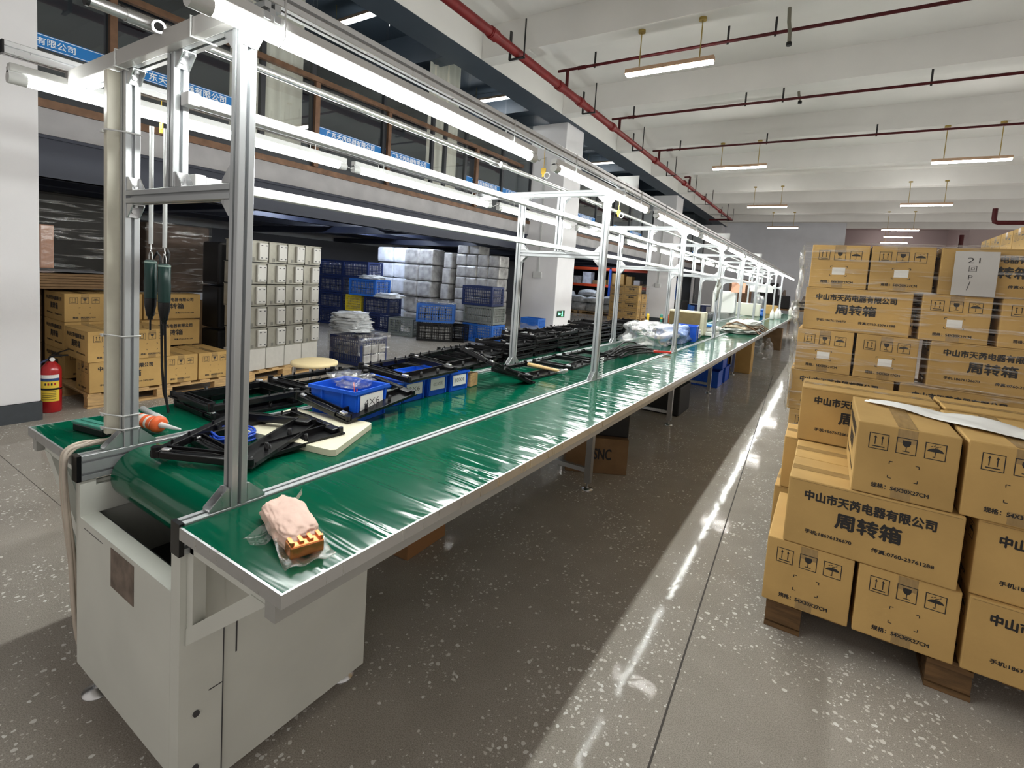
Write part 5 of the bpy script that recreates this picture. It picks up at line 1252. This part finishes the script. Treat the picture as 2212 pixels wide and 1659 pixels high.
# ------------------------------------------------------------------ racking and goods beyond the second column
rk = thing('pallet_rack', 'orange and blue pallet rack beyond the second column', 'rack', (-7.6,21.4,0))
for x in (-2.6,.42,2.9):
    for yy in (-.5,.5): obj('upright', MB().box((x-.05,yy-.04,0),(x+.05,yy+.04,2.0)), RACKB, rk)
for z in (1.18,1.94):
    for yy in (-.5,.5):
        for a, b_ in ((-2.549,.369),(.471,2.849)): obj('beam', MB().box((a,yy-.03,z),(b_,yy+.03,z+.12)), ORANGE, rk)
    obj('shelf_deck', MB().box((-2.54,-.46,z+.02),(2.84,.46,z+.05)), mat('rack deck', (.10,.09,.08), .7), rk) if z < 1.5 else None
random.seed(9)
xx = -9.9; i = 0
for w_, h_, dp, m_ in ((.3,.30,.4,CARD_D),(.34,.26,.4,CARD),(.36,.40,.4,WRAPG),(.42,.60,.4,WRAPW),(.30,.24,.4,CARD_D),(.26,.28,.4,CARD),(.34,.60,.4,CARD),(.30,.58,.4,CARD),(.26,.50,.4,CARD),(.28,.34,.4,PAPER),(.3,.2,.4,CARD_D)):
    o = obj('rack_carton', MB().box((-w_/2,-dp/2,0),(w_/2,dp/2,h_),0,None,.006), m_, None, (xx+w_/2,21.22,1.232)); tag(o, 'box %s from the left on the orange rack shelf' % ORD[i], 'box', 'boxes on the orange rack'); xx += w_+.10; i += 1
for i, (x, y, z, sx, sy, sz) in enumerate(((-8.75,19.7,.13,.45,.4,.55),(-8.05,19.9,.13,.45,.45,.24),(-7.35,19.9,.13,.40,.45,.24),(-8.1,19.85,.50,.40,.4,.18),(-7.45,19.85,.50,.38,.4,.17),(-6.7,19.9,.13,.36,.45,.24),(-6.7,19.9,.50,.34,.4,.20),(-7.7,20.0,.78,.5,.35,.16),(-9.4,19.7,.13,.4,.4,.22))):
    bag('woven_sack', (x,y,z), (sx,sy,sz), BAGW, 'white sack on the pallets before the orange rack, %s' % ['tall one at the left','lower row second','lower row third','upper row left','upper row right','lower row at the right end','upper at the right end','topmost one','lowest at the far left'][i], 'sack', 80+i, .22, 2.2, .6, 3, 'white sacks before the rack')
for i, x in enumerate((-8.7,-7.1)): pallet('wooden_pallet', x, 19.8, 0, 1.5, 1.0, ['pallet under the left white sacks','pallet under the right white sacks'][i], WOOD)
# wrapped pallet of cartons by the third column
pallet('wooden_pallet', -5.35, 18.35, 0, 1.15, 1.15, 'pallet under the brown cartons beside the third column', WOOD)
k = 0
for row in range(4):
    for c_ in range(2 if row < 3 else 2):
        o = link('shipping_carton', CM, None, (-5.62+.565*c_-(.0),18.0,.136+.31*row), (0,0,0 if (row+c_)%2 else 0)); o.scale = (1,1,1.10)
        tag(o, 'brown carton on the pallet by the third column, %s layer, %s' % (ORD[row], ['left','right'][c_]), 'carton', 'brown cartons by the third column')
    if row < 3:
        o = link('shipping_carton', CM, None, (-4.90,18.47,.136+.31*row), (0,0,PI/2)); o.scale = (1,1,1.10); tag(o, 'brown carton at the right side of the pallet by the third column, %s layer' % ORD[row], 'carton', 'brown cartons by the third column')
f = film_shell(-5.93,-4.72,17.83,18.92,.15,.136+.31*4+.008,.004,8); tag(obj('stretch_film', f, FILM), 'clear stretch film around the cartons beside the third column', 'film')
# far doorway: blue hoses and dark tools
dh = thing('hose_rack', 'blue hoses hanging in the dark doorway past the third column', 'hoses', (-5.2,25.0,0))
for i in range(4): obj('hose', MB().tube([(-.2,-.6+.35*i,1.85),(-.15,-.62+.35*i,1.2),(-.1,-.55+.35*i,.6),(0,-.6+.36*i,.05)],.035,0,8), RACKB if i != 2 else BLUEC, dh)
for i, (x, y) in enumerate(((-4.5,24.6),(-4.4,25.5),(-4.3,26.3))):
    o = obj('blue_drum', MB().lathe([(0,0),(.24,0),(.26,.03),(.26,.55),(.10,.62),(0,.62)],0,18), NAVY if i else BLUEC, None, (x,y,.002)); tag(o, 'blue drum by the dark doorway, %s' % ['nearest','middle','farthest'][i], 'drum', 'drums by the dark doorway')
o = obj('green_lamp', MB().lathe([(0,0),(.05,0),(.06,.05),(.05,.10),(0,.12)],0,12), E_EXIT, None, (-4.45,22.4,.83)); tag(o, 'small green light on the dark machine past the cartons', 'light')
mc = thing('floor_scrubber', 'dark machine with yellow side past the brown carton pallet', 'machine', (-4.45,22.4,0))
obj('machine_body', MB().box((-.3,-.5,.02),(.3,.5,.828),0,None,.06), BLACKM, mc); obj('machine_panel', MB().cyl((-.301,-.2,.45),(-.34,-.2,.45),.22,0,18), YELP, mc)
tb = thing('round_table', 'small dark blue round table near the dark doorway', 'table', (-3.55,22.6,0))
obj('tabletop', MB().lathe([(0,.66),(.42,.66),(.42,.72),(0,.72)],0,24), NAVY, tb); obj('tabletop_rim', MB().lathe([(0,.7205),(.43,.7205),(.43,.735),(0,.735)],0,24), PAPER, tb); obj('pedestal', MB().lathe([(.2,.001),(.2,.03),(.04,.06),(.04,.659)],0,16), BLACKM, tb)
o = obj('brown_board', MB().box((-.55,-.03,0),(.55,.03,2.05)), BROWNC, None, (-2.75,27.9,.002)); tag(o, 'brown board standing against the far wall', 'board')
o = obj('black_cabinet', MB().box((-.4,-.3,0),(.4,.3,1.95),0,None,.01), BLACKM, None, (-1.45,28.6,.002)); tag(o, 'black cabinet against the far wall left of the dark machines', 'cabinet')
for i, (x, y, w_, h_) in enumerate(((-.75,27.6,.9,1.35),(.1,28.2,1.0,1.1),(1.0,28.2,.9,1.0))):
    t = thing('workbench_machine', 'dark machine on a bench at the far end, %s' % ['left','middle','right'][i], 'machine', (x,y,0), (0,0,0), 'dark machines at the far end')
    for sx in (-1,1): obj('leg', MB().box((sx*(w_/2-.05)-.03,-.3,0),(sx*(w_/2-.05)+.03,.3,.62)), CARD_D, t)
    obj('bench_top', MB().box((-w_/2,-.35,.621),(w_/2,.35,.70)), CARD_D, t); obj('machine_body', MB().box((-w_/2+.06,-.25,.701),(w_/2-.1,.25,h_),0,None,.05), BLACKM, t)
    obj('machine_head', MB().cyl((.05,0,h_+.0005),(.1,0,h_+.28),.10,0,10,.05), BROWNP, t)
